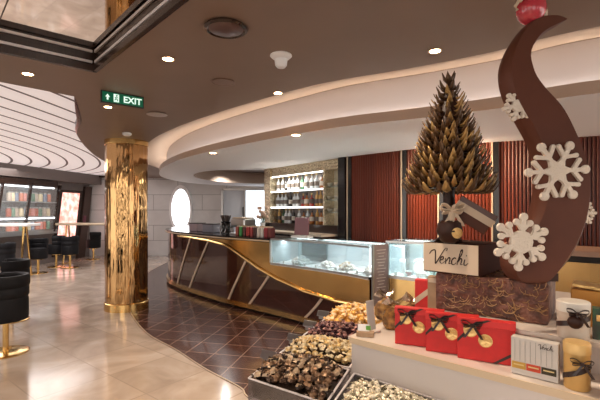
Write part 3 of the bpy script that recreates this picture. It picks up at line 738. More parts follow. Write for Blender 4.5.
# ------------------------------------------------------------------ ceiling fixtures
def downlight(p, label, r=.034, spot=9, name='downlight', par=None):
    t = thing(name, (p.x, p.y, p.z), 0, label, 'ceiling light', 'recessed round downlights')
    MB().lathe([(r, .0), (r*1.35, -.004), (r*1.35, .0)], 24).build('bezel', 'champagne', t, True)
    MB().lathe([(0, -.002), (r, -.002)], 24).build('lens', 'lamp', t)
    l = bpy.data.lights.new('spot', 'SPOT'); l.energy = spot; l.color = (1, .80, .60); l.spot_size = 1.9; l.spot_blend = .8; l.shadow_soft_size = .06
    o = bpy.data.objects.new('spot', l); COL.objects.link(o); o.parent = t; o.location = (0, 0, -.03)
D = [((28, 74), 'small downlight nearest the ceiling mirror, left of the exit sign'), ((168, 59), 'small bright downlight in the brown ceiling beside the dark round speaker'), ((435, 51), 'small downlight near the cream cove, above the leafy tree'), ((108, 107), 'tiny downlight under the exit sign'), ((278, 93), 'tiny downlight below the white dome sensor at the cove edge')]
for (a, b_), lb in D: downlight(onz(a, b_, ZC-.001), lb, spot=30)
for (a, b_), lb in [((296, 131), 'glowing downlight at the fascia above the till'), ((213, 149), 'glowing downlight at the fascia above the espresso machine')]:
    p = onz(a, b_+4, ZU-.001); downlight(p, lb, .04, 12)
for x, y, lb in [(.1, 1.6, 'downlight above the chocolate stand, left one'), (1.6, .6, 'downlight above the chocolate stand, right one'), (-.6, .2, 'downlight overhead beside the camera aisle')]:
    downlight(Vector((x, y, ZC-.001)), lb, spot=38)
p = onz(226, 27, ZC); t = thing('ceiling_speaker', p, 0, 'large dark brown round ceiling speaker', 'speaker')
MB().lathe([(.115, 0), (.125, -.012), (.110, -.022), (.100, -.016), (.10, 0)], 40).build('speaker_rim', 'dark_wood', t, True)
MB().lathe([(.101, -.014), (.08, -.024), (0, -.03)], 40).build('speaker_grille', mat('speaker_grey', (.11, .06, .05), .35), t, True)
p = onz(281, 55, ZC); t = thing('dome_sensor', p, 0, 'white dome sensor hanging from the brown ceiling', 'sensor')
MB().lathe([(.072, 0), (.075, -.008), (.06, -.022), (.045, -.03)], 32).build('flange', 'plate', t, True)
MB().lathe([(.045, -.03), (.040, -.07), (.028, -.085), (0, -.09)], 24).build('dome', 'plate', t, True)
p = onz(223, 82, ZC); t = thing('ceiling_speaker', p, 0, 'flush brown round ceiling plate left of the white dome sensor', 'speaker')
MB().lathe([(.095, 0), (.10, -.006), (.088, -.007), (.085, -.004), (0, -.003)], 40).build('cover', mat('plate_brown', (.20, .12, .085), .3), t, True)
p = onz(157, 114, ZC); t = thing('ceiling_speaker', p, 0, 'pale grey round ceiling plate right of the exit sign', 'speaker')
MB().lathe([(.10, 0), (.11, -.008), (.09, -.012), (0, -.012)], 40).build('cover', mat('plate_pale', (.42, .36, .33), .4), t, True)
p = onz(127, 133, ZC); t = thing('smoke_detector', p, 0, 'small white smoke detector on the ceiling above the gold column', 'detector')
MB().lathe([(.06, 0), (.06, -.02), (.04, -.04), (0, -.042)], 24).build('body', 'plate', t, True)
# exit sign
a, b_ = Vector((-1.74, 3.50)), Vector((-1.455, 3.80)); dd_ = b_-a; rz = math.atan2(dd_.y, dd_.x)
a = onz(101, 90, 2.545); b_ = onz(144, 97.5, 2.545); dd_ = (b_-a); rz = math.atan2(dd_.y, dd_.x); Lx = dd_.length
t = thing('exit_sign', (a.x, a.y, 2.44), rz, 'green emergency sign with arrow, running figure and white EXIT lettering', 'sign')
MB().rbox((Lx/2, .015, .055), (Lx, .03, .108), .004).build('housing', mat('sign_housing', (.03, .03, .03), .3), t)
MB().box((Lx/2, -.001, .055), (Lx-.02, .004, .088)).build('face', mat('sign_green', (.0, .13, .06), .3, emit=.15), t)
def text(body, size, T, m, parent, name='lettering', ext=.001, shear=0, bold=0):
    cu = bpy.data.curves.new(name, 'FONT'); cu.body = body; cu.size = size; cu.extrude = ext; cu.shear = shear; cu.offset = bold
    tmp = bpy.data.objects.new(name, cu); COL.objects.link(tmp); dg = bpy.context.evaluated_depsgraph_get(); dg.update()
    me = bpy.data.meshes.new_from_object(tmp.evaluated_get(dg)); bpy.data.objects.remove(tmp)
    me.transform(T); me.materials.clear(); me.materials.append(M[m] if isinstance(m, str) else m)
    o = bpy.data.objects.new(name, me); COL.objects.link(o); o.parent = parent; return o
M['signwhite'] = mat('sign_white', (.75, 1, .88), .4, emit=.4)
TX = Matrix.Rotation(PI/2, 4, 'X')
text('EXIT', .078, Matrix.Translation((Lx*.50, -.004, .028)) @ TX, 'signwhite', t, bold=.002)
ar = MB(); yv = -.004
ar.add([(.045, yv, .03), (.060, yv, .03), (.060, yv, .055), (.073, yv, .055), (.0525, yv, .082), (.032, yv, .055), (.045, yv, .055)], [(0, 1, 2, 6), (5, 6, 2, 3, 4)]); ar.build('arrow', 'signwhite', t)
x0 = Lx*.34
ru = MB().box((x0, yv, .055), (.045, .001, .07)); ru.build('pictogram_door', 'signwhite', t)
mg = MC['sign_green']
MB().ball((x0+.004, yv-.001, .077), .007, (1, .2, 1), 8).tube([(x0, yv-.001, .068), (x0-.004, yv-.001, .05), (x0-.015, yv-.001, .032)], .004, 6).tube([(x0-.004, yv-.001, .05), (x0+.009, yv-.001, .042), (x0+.010, yv-.001, .028)], .004, 6).tube([(x0-.014, yv-.001, .055), (x0, yv-.001, .066), (x0+.014, yv-.001, .056)], .003, 6).build('pictogram_figure', mg, t)

# ================================================================== FOREGROUND STAND
st_ = thing('display_stand', (0, 0, 0), 0, 'white stepped display stand carrying the chocolates in the foreground', 'display stand')
U = Vector((.751, -.661)); V = Vector((.661, .751)); T0 = Vector((.225, 1.745))
def uv(u, v): q = T0+U*u+V*v; return (q.x, q.y)
MB().prism([(-.23, 1.66), (.11, 1.43), uv(0, 0), uv(1.3, 0), uv(1.3, .9), (.75, 2.85), (.30, 2.93)], 0, .70).build('plinth', 'shelfwhite', st_)
MB().prism([uv(0, 0), uv(1.35, 0), uv(1.35, .95), uv(.28, .95), uv(0, .55)], .70, .938).build('tier', 'shelfwhite', st_)
MB().prism([uv(-.01, -.012), uv(1.36, -.012), uv(1.36, .96), uv(.27, .96), uv(-.01, .56)], .938, .95).build('tier_top', mat('tier_top', (.74, .66, .60), .2), st_)
MB().prism([uv(.0, -.018), uv(1.36, -.018), uv(1.36, -.012), uv(.0, -.012)], .925, .95).build('tier_edge', mat('edge_amber', (.66, .52, .36), .3), st_)
# front bin apron (white shelf below)
MB().prism([(.485, 1.12), (.62, 1.42), (1.25, .86), (1.1, .6)], .70, .79).build('front_ledge', 'shelfwhite', st_)
SH = [(.57, 1.70), (.775, 1.415), (1.34, .93), (1.9, 1.55), (1.05, 2.35)]
MB().prism(SH, 1.063, 1.078).build('upper_shelf', MC['tier_top'], st_)
MB().prism([(.62, 1.72), (.84, 1.46), (1.42, 1.0), (1.85, 1.55), (1.05, 2.25)], .95, 1.063).build('riser', 'shelfwhite', st_)

# bins of wrapped chocolates
def wrapped(name, m, m2, L, w_, tw):
    # foil-wrapped sweet: lumpy body with twisted fanned ends
    mb = MB(); n_ = 7; prof = []
    xs = [-L*.5, -L*.36, -L*.30, -L*.22, -L*.08, L*.08, L*.22, L*.30, L*.36, L*.5]
    rs = [w_*tw, w_*.30, w_*.22, w_*.80, w_, w_*.98, w_*.8, w_*.22, w_*.3, w_*tw]
    rr = random.Random(len(name)); vs = []; fs = []
    for x, r_ in zip(xs, rs):
        for i in range(n_):
            a = 2*PI*i/n_; q = r_*rr.uniform(.82, 1.15); fl_ = .35 if abs(x) > L*.4 else .85
            vs.append((x+rr.uniform(-.001, .001), q*math.cos(a), q*math.sin(a)*fl_))
    for k in range(len(xs)-1):
        for i in range(n_): fs.append((k*n_+i, k*n_+(i+1) % n_, (k+1)*n_+(i+1) % n_, (k+1)*n_+i))
    fs += [tuple(range(n_)), tuple((len(xs)-1)*n_+i for i in range(n_))]
    mb.add(vs, fs); o = mb.build(name, m)
    if m2:
        o.data.materials.append(m2)
        for p_ in o.data.polygons:
            if abs(p_.center.x) < L*.16 and p_.normal.z > .1: p_.material_index = 1
    return o
def quadpt(Q, s, t):
    a = Vector(Q[0]).lerp(Vector(Q[1]), s); b2 = Vector(Q[3]).lerp(Vector(Q[2]), s); return a.lerp(b2, t)
def fill_bin(Q, z0, hump, specs, ns_, nt_, seed, place, heapcol, cat='chocolate'):
    ZN = lambda s, t: ('%s %s part' % (('near', 'middle', 'far')[min(2, int(t*3))], ('left', 'centre', 'right')[min(2, int(s*3))]))
    rr = random.Random(seed)
    # core of pile
    G = 12; vs = []; fs = []
    hf = lambda s, t: z0-.018+hump*math.sin(PI*min(1, max(0, s)))**.6*math.sin(PI*min(1, max(0, t)))**.6
    for i in range(G+1):
        for j in range(G+1):
            s, t = .04+.92*i/G, .04+.92*j/G; q = quadpt(Q, s, t); vs.append((q.x, q.y, hf(s, t)-.006+rr.uniform(-.004, .004)))
    for i in range(G):
        for j in range(G): fs.append((i*(G+1)+j, (i+1)*(G+1)+j, (i+1)*(G+1)+j+1, i*(G+1)+j+1))
    k = len(vs); base = [(p[0], p[1], .715) for p in vs]; 
    ringi = [i*(G+1) for i in range(G+1)]+[G*(G+1)+j for j in range(1, G+1)]+[i*(G+1)+G for i in range(G-1, -1, -1)]+[j for j in range(G-1, 0, -1)]
    lo = []
    for i in ringi: lo.append(len(vs)); vs.append(base[i])
    n_ = len(ringi)
    for a in range(n_): fs.append((ringi[a], ringi[(a+1) % n_], lo[(a+1) % n_], lo[a]))
    fs.append(tuple(lo))
    hp = MB().add(vs, fs).build('chocolate_pile', heapcol); tag(hp, 'lower layers of wrapped chocolates filling the %s' % place, 'chocolates', kind='stuff')
    firsts = [True]*len(specs)
    for i in range(ns_):
        for j in range(nt_):
            s = .05+.90*(i+.5+rr.uniform(-.3, .3))/ns_; t = .05+.90*(j+.5+rr.uniform(-.3, .3))/nt_
            q = quadpt(Q, s, t); k = rr.choices(range(len(specs)), [x[2] for x in specs])[0]; pr = specs[k][0]
            if firsts[k]: o = pr; firsts[k] = False
            else: o = pr.copy(); COL.objects.link(o)
            o.location = (q.x, q.y, hf(s, t)+rr.uniform(.004, .014))
            o.rotation_euler = (rr.uniform(-.7, .7), rr.uniform(-.5, .5), rr.uniform(0, 6.28))
            tag(o, '%s in the %s of the %s' % (specs[k][1], ZN(s, t), place), cat, '%ss in the %s of the %s' % (specs[k][1], ZN(s, t), place))
foil = lambda n, c, r=.28, me=.6: mat(n, c, r, me, bump=.3, bscale=90)
fA = foil('foil_brown', (.075, .042, .026), .2); fA2 = foil('foil_copper', (.20, .12, .07)); fA3 = foil('foil_tan', (.42, .31, .21), .25, .4)
fB = foil('foil_cream', (.60, .50, .33), .4, .3); fB2 = foil('foil_oldgold', (.55, .38, .16)); fC = foil('foil_plum', (.05, .012, .020), .3, .4); fC2 = foil('foil_pink', (.24, .12, .11))
fD = foil('foil_orange', (.72, .40, .10), .35, .5); fD2 = foil('foil_peach', (.80, .60, .36), .45, .2)
fF = foil('foil_silver', (.66, .60, .44), .25, .6); fF2 = foil('foil_darkgreen', (.08, .065, .025)); fF3 = foil('foil_pale', (.86, .80, .66), .3, .3)
QA = [(-.215, 1.675), (.095, 1.455), (.215, 1.765), (-.105, 1.945)]
QB = [(-.10, 1.965), (.22, 1.785), (.345, 2.07), (.01, 2.215)]
QC = [(.015, 2.235), (.35, 2.09), (.455, 2.36), (.125, 2.50)]
QD = [(.13, 2.52), (.46, 2.38), (.62, 2.72), (.29, 2.87)]
QF = [(.115, 1.445), (.475, 1.125), (.60, 1.405), (.235, 1.725)]
def mk(nm, *rows): return [(wrapped(nm, a_, b2_, L_, w2, .8), lb_, wt) for (a_, b2_, L_, w2, lb_, wt) in rows]  # all bins hold wrapped chocolates, told apart by foil colour alone
fK = mat('foil_black', (.030, .018, .012), .25, .5)
fill_bin(QA, .80, .055, mk('wrapped_praline', (fA, fA2, .075, .017, 'brown foil chocolate', 5), (fA2, fA, .068, .016, 'copper foil chocolate', .7), (fK, fA3, .072, .016, 'black foil chocolate', 5)), 10, 10, 1, 'near left bin', fK, 'praline')
fill_bin(QB, .80, .05, mk('wrapped_truffle', (fB, fB2, .055, .016, 'cream wrapped chocolate', 4), (fB2, fB, .055, .015, 'dull gold chocolate', 3), (fA, fB, .055, .015, 'brown and cream chocolate', 2)), 11, 9, 2, 'second bin', fA, 'truffle')
fill_bin(QC, .80, .05, mk('wrapped_chocolate', (fC, fC2, .055, .014, 'plum foil chocolate', 6), (fC2, fC, .050, .013, 'pink foil chocolate', 1)), 10, 8, 3, 'third bin', fC, 'chocolate')
fill_bin(QD, .80, .075, mk('wrapped_caramel', (fD, fD2, .060, .018, 'orange gold chocolate', 4), (fD2, fD, .060, .018, 'peach wrapped chocolate', 3)), 9, 9, 4, 'farthest bin', fD, 'caramel')
fill_bin(QF, .79, .03, mk('wrapped_bonbon', (fF, fF3, .044, .011, 'silver gold chocolate', 5), (fF3, fF, .042, .011, 'pale cream chocolate', 4), (fF2, fF3, .042, .010, 'olive wrapped chocolate', 3)), 16, 11, 5, 'front right bin below the riser', fF2, 'bonbon')
def bin_walls(Q, h, label, skip=()):
    t = thing('acrylic_bin', (0, 0, 0), 0, label, 'bin', 'clear acrylic sweet bins')
    for i in range(4):
        if i in skip: continue
        a, b2 = Vector(Q[i]), Vector(Q[(i+1) % 4]); d = b2-a
        MB().box((*((a+b2)/2), (.702+h)/2), (d.length, .006, h-.702), math.atan2(d.y, d.x)).build('bin_wall', 'acrylic', t)
        MB().box((*((a+b2)/2), h+.001), (d.length, .008, .004), math.atan2(d.y, d.x)).build('bin_rim', mat('acrylic_rim', (.62, .58, .60), .2), t)
    return t
for Q, lb in ((QA, 'clear acrylic bin holding the brown foil chocolates, nearest on the left'), (QB, 'clear acrylic bin holding the cream and gold sweets'), (QC, 'clear acrylic bin holding the plum coloured sweets'), (QD, 'clear acrylic bin holding the orange gold sweets, farthest'), (QF, 'clear acrylic bin holding the silver gold sweets below the white riser')):
    bin_walls(Q, .795, lb)
# label holders on the outer lip of bins
m_tag = glass('frosted_tag', (.60, .60, .64), .5, .3)
for i, (x, y, lb) in enumerate([(-.155, 1.90, 'brown foil'), (-.035, 2.16, 'cream'), (.055, 2.42, 'plum'), (.15, 2.66, 'orange gold')]):
    t = thing('label_holder', (x, y, .795), math.radians(-30), 'frosted blank label holder clipped to the edge of the %s sweets bin' % lb, 'label holder', 'label holders on the bins')
    MB().rbox((0, 0, .016), (.085, .006, .04), .002, T=Matrix.Rotation(-.5, 4, 'X')).build('plate', m_tag, t); MB().box((0, 0, -.01), (.05, .012, .02)).build('clip', m_tag, t)

# ---- ribbons and bows
def bow(mb, c, s, T):
    for sg in (-1, 1):
        for (w0, up, ln) in ((.012, .5, 1), (.012, -.2, .8)):
            pts = [Vector((0, 0, 0)), Vector((sg*.5*ln, -.15, up*.9)), Vector((sg*ln, -.25, up)), Vector((sg*.9*ln, -.1, up*.2)), Vector((0, 0, 0))]
            P_ = [tuple(q*s) for q in pts]; P_ = spline(P_, 5)
            A = [T @ (Vector(c)+Vector(q)+Vector((0, -s*.25, s*.10))) for q in P_]; B = [T @ (Vector(c)+Vector(q)+Vector((0, s*.18, -s*.12))) for q in P_]
            mb.strip(A, B)
        A = [T @ (Vector(c)+Vector((sg*s*k*.22, -.004, -s*k*.35+.0))) for k in range(5)]; B = [T @ (Vector(c)+Vector((sg*s*k*.22+s*.28, -.006, -s*k*.35+s*.05))) for k in range(5)]
        mb.strip(A, B)
    mb.ball(tuple(T @ (Vector(c)+Vector((0, -s*.15, 0)))), s*.22, n=8)
def solid(o, th=.0012):
    md = o.modifiers.new('thick', 'SOLIDIFY'); md.thickness = th; md.offset = 0; return o
# ---- red gift boxes
def red_box(loc, rz, label):
    t = thing('gift_box', loc, rz, label, 'gift box', 'red gift boxes with dark bows')
    W, D_, H = .19, .032, .150
    MB().rbox((W/2, D_/2, H/2), (W, D_, H), .003).build('box_body', 'red', t)
    MB().rbox((W/2, D_/2, H-.012), (W+.003, D_+.003, .026), .002).build('box_lid', mat('red_lid', (.68, .03, .03), .4), t)
    for x, z in ((.045, .108), (.095, .077)):
        MB().lathe([(0, 0), (.023, 0), (.024, .002), (.021, .003), (.019, .002), (0, .003)], 24, Matrix.Translation((x, -.001, z)) @ TX).build('medallion', 'goldfoil', t, True)
    rb = MB(); I = Matrix.Identity(4); bow(rb, (.050, -.004, .128), .034, I)
    rb.strip([(.05, -.0015, .13), (.0, -.0015, .072)], [(.057, -.0015, .122), (.0, -.0015, .060)])
    rb.strip([(.05, -.0018, .132), (.10, -.0018, .152)], [(.058, -.0018, .124), (.115, -.0018, .152)])
    solid(rb.build('ribbon', 'ribbon', t))
    r2 = MB().strip([(.118, -.0016, .001), (.19, -.0016, .052)], [(.132, -.0016, .001), (.19, -.0016, .040)]); solid(r2.build('ribbon', 'ribbon', t))
    return t
rzb = math.atan2(-.37, .93)
red_box((.39, 1.645, .951), rzb, 'red gift box with dark bow, leftmost of the three in a row')
red_box((.49, 1.560, .951), rzb, 'red gift box with dark bow, middle of the three in a row')
red_box((.585, 1.487, .951), rzb-.1, 'red gift box with dark bow, rightmost and fully seen of the three')

# ---- handwriting (Venchi)
def script_word(width, parent, m, T, r=.0035, name='lettering'):
    S = []
    S.append([(-.25, .62), (-.12, .85), (.12, .92), (.22, .6), (.30, .1), (.36, -.02), (.62, .55), (.85, 1.05), (1.02, 1.08), (.98, .92)])        # V
    x = .62; S.append([(x, .22), (x+.22, .32), (x+.20, .48), (x+.05, .42), (x+.02, .12), (x+.18, .0), (x+.38, .16)])                       # e
    x = 1.02; S.append([(x, .42), (x+.06, .0)]); S.append([(x+.05, .15), (x+.22, .45), (x+.32, .35), (x+.30, .05), (x+.42, .06)])              # n
    x = 1.50; S.append([(x+.26, .40), (x+.15, .47), (x, .3), (x+.02, .05), (x+.18, .0), (x+.34, .15)])                                      # c
    x = 1.88; S.append([(x, .2), (x+.22, .75), (x+.22, 1.05), (x+.12, .95), (x+.06, .4), (x+.03, .0)]); S.append([(x+.05, .18), (x+.2, .46), (x+.30, .35), (x+.28, .05), (x+.40, .08)])  # h
    x = 2.38; S.append([(x, .42), (x+.0, .08), (x+.14, .04), (x+.26, .18)]); S.append([(x+.05, .66), (x+.08, .70)])                            # i
    k = width/2.9; mb = MB()
    for stroke in S:
        pts = spline([(a+b_*.18, b_) for a, b_ in stroke], 6) if len(stroke) > 2 else [(a+b_*.18, b_) for a, b_ in stroke]
        n_ = len(pts); mb.tube([T @ Vector((.25*k+a*k, -.0, b_*k)) for a, b_ in pts], r, 6, [r*(.55+.6*abs(math.sin(3.2*i/n_+.4))) for i in range(n_)])
    return mb.build(name, m, parent, True)
# chocolate slab block under the sign
bf = Vector((.575, 1.70)); bt = Vector((.90, 1.45)); bd_ = (bt-bf); rzk = math.atan2(bd_.y, bd_.x); Lb = bd_.length
slab = thing('chocolate_block', (bf.x, bf.y, 1.079), rzk, 'rough brown chocolate block streaked with gold straw, under the cream sign box', 'chocolate block')
MB().rbox((Lb/2, .13, .078), (Lb, .26, .156), .008).build('block', mat('rough_choc', (.22, .085, .055), .5, bump=.9, bscale=45, col2=(.07, .025, .018), nscale=25), slab)
sw = MB()
for k in range(150):
    x = R.uniform(.02, Lb-.02); face = R.random() < .72
    if face:
        z = R.uniform(.02, .15); a = R.uniform(-1.2, 1.2); L_ = R.uniform(.015, .05)
        pts = [(x, -.003, z), (min(Lb, x+L_*.5*math.cos(a)), -.007, z+L_*.5*math.sin(a)), (min(Lb, x+L_*math.cos(a+.5)), -.003, min(.158, z+L_*math.sin(a+.4)))]
    else:
        y = R.uniform(0, .24); a = R.uniform(0, 6.28); L_ = R.uniform(.02, .06)
        pts = [(x, y, .158), (x+L_*.5*math.cos(a), y+L_*.5*math.sin(a), .163), (x+L_*math.cos(a), y+L_*math.sin(a), .158)]
    sw.tube(spline(pts, 3), .0011, 4)
sw.build('straw', mat('straw_gold', (.42, .24, .10), .5), slab)['kind'] = 'stuff'
# cream sign box
a = Vector((.535, 1.735)); b_ = Vector((.70, 1.565)); d = b_-a; rzv = math.atan2(d.y, d.x); Lv = d.length; ZS = 1.079+.158
sign = thing('sign_box', (a.x, a.y, ZS), rzv, 'cream faced box with script lettering on the brown block', 'box')
MB().rbox((Lv/2, .125, .062), (Lv, .25, .124), .003).build('box_body', mat('brown_box', (.06, .020, .013), .8, spec=.1), sign)
MB().box((Lv/2, -.001, .064), (Lv-.004, .003, .118)).build('box_face', 'cream_card', sign)
script_word(Lv*.72, sign, mat('ink', (.03, .012, .01), .5), Matrix.Translation((Lv*.10, -.003, .040)), .0024)

# ---- leafy chocolate tree
ZT = ZS+.125; tc_ = Vector((.655, 1.76))
tree = thing('chocolate_tree', (tc_.x, tc_.y, ZT), 0, 'cone tree of curled bronze chocolate leaves standing on the cream sign box', 'tree')
MB().lathe([(.030, .0), (.026, .06), (.024, .24), (.010, .69)], 16).build('trunk', 'choc_dark', tree, True)
MB().lathe([(.05, 0), (.06, .008), (.02, .03)], 20).build('foot', 'choc_dark', tree, True)
lf = MB(); lf2 = MB(); base_z, top_z = .232, .712; TI = 22
MB().lathe([(.115, base_z), (.085, base_z+.15), (.045, base_z+.36), (.012, top_z-.03)], 20).build('core', 'choc_dark', tree, True)
for i in range(TI):
    f_ = i/(TI-1); z = base_z+(top_z-base_z-.03)*f_; rad = .132*(1-f_)**.95+.012; n_ = max(6, int(2*PI*rad/.028)); ln = .026*(1-f_)+.042
    for k in range(n_):
        a = 2*PI*(k+.5*(i % 2))/n_+R.uniform(-.08, .08); q = []
        ln_ = ln*R.uniform(.85, 1.15); wd = ln_*.26; tip = R.uniform(.28, .48)
        path = [(rad-.025, -.004, wd*.5), (rad+ln_*.25, -.014, wd), (rad+ln_*.5, -.010, wd*.85), (rad+ln_*.72, ln_*.12, wd*.45), (rad+ln_*.85, ln_*tip, .0006)]
        vs = []; 
        for (r_, dz, w_) in path:
            vs += [(r_, -w_, dz), (r_-.004, 0, dz-.008), (r_, w_, dz)]
        fs = []
        for j in range(4): fs += [(j*3, j*3+1, j*3+4, j*3+3), (j*3+1, j*3+2, j*3+5, j*3+4)]
        Tm = Matrix.Translation((0, 0, z)) @ Matrix.Rotation(a, 4, 'Z')
        (lf if R.random() < .6 else lf2).add(vs, fs, Tm)
for k in range(6):
    a = 2*PI*k/6; Tm = Matrix.Translation((0, 0, top_z-.02)) @ Matrix.Rotation(a, 4, 'Z')
    lf.add([(0, -.01, 0), (0, .01, 0), (.02, -.012, .02), (.02, .012, .02), (.03, 0, .05)], [(0, 1, 3, 2), (2, 3, 4)], Tm)
m_leaf = mat('leaf_dark', (.11, .055, .022), .34, .35, noise=.3); m_leaf2 = mat('leaf_bronze', (.46, .28, .10), .35, .5, noise=.3)
solid(lf.build('leaves', m_leaf, tree, True), .003); solid(lf2.build('gilt_leaves', m_leaf2, tree, True), .003)
# small gift box tilted with ribbon + cone in front of trunk
g = thing('small_gift_box', (tc_.x+.070, tc_.y-.075, ZT+.001), math.radians(-20), 'tilted brown gift box with cream ribbon leaning at the tree foot', 'gift box')
TG = Matrix.Translation((0, 0, .112)) @ Matrix.Rotation(math.radians(33), 4, 'Y')
MB().rbox((0, 0, 0), (.155, .10, .085), .003, T=TG).build('box_body', 'choc', g); MB().rbox((0, 0, .036), (.16, .105, .026), .002, T=TG).build('box_lid', mat('brown_lid', (.10, .05, .04), .4), g)
MB().box((0, -.0535, .012), (.162, .0025, .030), T=TG).box((.0815, 0, .012), (.0025, .109, .030), T=TG).build('ribbon', 'cream_card', g)
g2 = thing('chocolate_bow_cup', (tc_.x-.040, tc_.y-.115, ZT+.001), 0, 'dark chocolate cup with a cream bow under the leafy tree, left of the tilted box', 'chocolate cup')
MB().lathe([(.02, 0), (.035, .01), (.052, .05), (.045, .085), (.03, .095), (0, .095)], 20).build('cup', 'choc_dark', g2, True)
MB().lathe([(0, 0), (.022, .003), (.0, .006)], 16, Matrix.Translation((.012, -.047, .045)) @ TX).build('medallion', 'goldfoil', g2)
bb = MB(); bow(bb, (0, -.02, .135), .046, Matrix.Identity(4)); bow(bb, (0, -.02, .14), .036, Matrix.Rotation(.9, 4, 'Z')); bb.cyl((0, -.02, .095), (0, -.02, .13), .012); solid(bb.build('bow', 'cream_card', g2), .003)

# ---- chocolate crescent
outl = [(566, 19), (554, 16.5), (537, 18.5), (525, 26), (514, 40), (506, 55), (501.5, 70), (502.5, 86), (508, 103), (518, 121), (531, 146), (537.5, 173), (535, 201), (528, 221), (517, 237), (506, 248), (503, 260), (506, 272), (514, 280), (526, 283)]
inr = [(566, 20), (557, 26), (545, 33), (535, 42), (528, 54), (527, 66), (532, 80), (543, 93), (562, 112), (576, 140), (585, 166), (588, 190), (584, 219), (575, 244), (564, 262), (552, 275), (540, 282), (532, 284)]
YC = 1.50
o2 = spline(outl, 5); i2 = spline(inr, 6)
def resample(p, n_):
    L_ = [0]
    for a, b2 in zip(p, p[1:]): L_.append(L_[-1]+math.dist(a, b2))
    out = []; j = 0
    for k in range(n_):
        t = L_[-1]*k/(n_-1)
        while j < len(L_)-2 and L_[j+1] < t: j += 1
        u = (t-L_[j])/max(1e-9, L_[j+1]-L_[j]); out.append((p[j][0]+(p[j+1][0]-p[j][0])*u, p[j][1]+(p[j+1][1]-p[j][1])*u))
    return out
o2, i2 = resample(o2, 60), resample(i2, 60)
cr = thing('chocolate_crescent', (.88, YC+.03, 1.079+.158), 0, 'tall curved chocolate crescent sculpture decorated with white snowflakes', 'sculpture')
def cw(px, py, dy): 
    q = at(px, py, YC); return Vector((q.x-.88, q.y+dy-YC-.03, q.z-1.237))
vs = []; fs = []
for k in range(60):
    (ax, ay), (bx, by) = o2[k], i2[k]; f_ = k/59; w_ = math.dist(o2[k], i2[k]); th = min(.045, .004+w_*.0014)
    for (tt, dy) in ((0, 0), (.04, -th*.7), (.10, -th), (.88, -th), (1, -th*.3), (1, th*.4), (.9, th), (.1, th), (0, th*.6)):
        vs.append(cw(ax+(bx-ax)*tt, ay+(by-ay)*tt, dy))
m_ = 9
for k in range(59):
    for j in range(m_): fs.append((k*m_+j, k*m_+(j+1) % m_, (k+1)*m_+(j+1) % m_, (k+1)*m_+j))
fs += [tuple(range(m_)), tuple(59*m_+j for j in range(m_))]
MB().add(vs, fs).build('crescent', 'choc', cr, True)
MB().prism([(-.06, -.06), (.07, -.06), (.08, .06), (-.07, .06)], -.0, .03).build('foot', 'choc_dark', cr)
# snowflakes
def snowflake(px, py, r, rot, label, style, dy=-.052):
    q = at(px, py, YC+dy); R_ = r*YC/F
    t = thing('sugar_snowflake', (q.x, q.y, q.z), 0, label, 'snowflake', None); mb = MB(); T_ = Matrix.Rotation(PI/2, 4, 'X')
    th0 = .012; cnt = [0]
    def nth(): cnt[0] += 1; return th0+cnt[0]*.00007
    def bar(x0, y0, x1, y1, w_):
        d_ = Vector((x1-x0, y1-y0)); L_ = d_.length; a_ = math.atan2(d_.y, d_.x)
        mb.box((0, 0, 0), (L_, w_, nth()), T=T_ @ Matrix.Translation(((x0+x1)/2, (y0+y1)/2, 0)) @ Matrix.Rotation(a_, 4, 'Z'))
    def disc(x, y, r_):
        th = nth(); mb.lathe([(r_*.9, -th/2), (r_, -th*.3), (r_, th*.3), (r_*.9, th/2)], 14, T_ @ Matrix.Translation((x, y, 0)))
    for k in range(6):
        a_ = rot+k*PI/3; c, s_ = math.cos(a_), math.sin(a_)
        P2 = lambda u, v: (u*c-v*s_, u*s_+v*c)
        if style == 1:
            bar(0, 0, *P2(R_*.8, 0), R_*.13); disc(*P2(R_*.88, 0), R_*.14)
            for sg in (-1, 1):
                bar(*P2(R_*.48, 0), *P2(R_*.70, sg*R_*.30), R_*.12); disc(*P2(R_*.70, sg*R_*.30), R_*.075)
                bar(*P2(R_*.05, sg*R_*.14), *P2(R_*.36, 0), R_*.13)
        else:
            bar(0, 0, *P2(R_*.8, 0), R_*.16); disc(*P2(R_*.90, 0), R_*.15); disc(*P2(R_*.58, 0), R_*.13)
            for sg in (-1, 1): disc(*P2(R_*.70, sg*R_*.24), R_*.12); bar(*P2(R_*.4, 0), *P2(R_*.70, sg*R_*.24), R_*.09)
    disc(0, 0, R_*(.20 if style == 1 else .42)); mb.build('flake', 'sugar', t)
snowflake(518, 106, 15, .2, 'small white sugar snowflake near the top of the crescent', 2, -.035)
snowflake(557, 171, 31, .06, 'large white branching sugar snowflake at the middle of the crescent', 1)
snowflake(521, 242, 26.5, .42, 'lumpy white sugar snowflake at the foot of the crescent', 2, -.075)
# snowflake on the rear face peeking out right
snowflake(584, 213, 12, .0, 'white sugar snowflake fixed behind the right edge of the crescent', 2, .03)

# red ornament on top
oq = at(531, 9, YC)
orn = thing('red_bauble', (oq.x, oq.y, oq.z), 0, 'glossy red ball with a cream disc resting on top of the crescent', 'ornament')
MB().ball((0, 0, 0), .052, (1, 1, 1.15), 24).build('ball', mat('red_gloss', (.50, .04, .06), .15, coat=.6), orn, True)
MB().lathe([(.062, -.003), (.066, 0), (.062, .003), (0, .003)], 28, Matrix.Translation((.034, .035, .02)) @ Matrix.Rotation(1.4, 4, 'X') @ Matrix.Rotation(.3, 4, 'Y')).build('disc', 'cream_card', orn, True)
MB().tube([(-.05, -.02, .03), (-.075, -.03, -.005), (-.068, -.03, -.02)], .006, 6).tube([(-.04, -.03, .045), (-.06, -.035, .01)], .006, 6).build('twig', 'cream_card', orn)

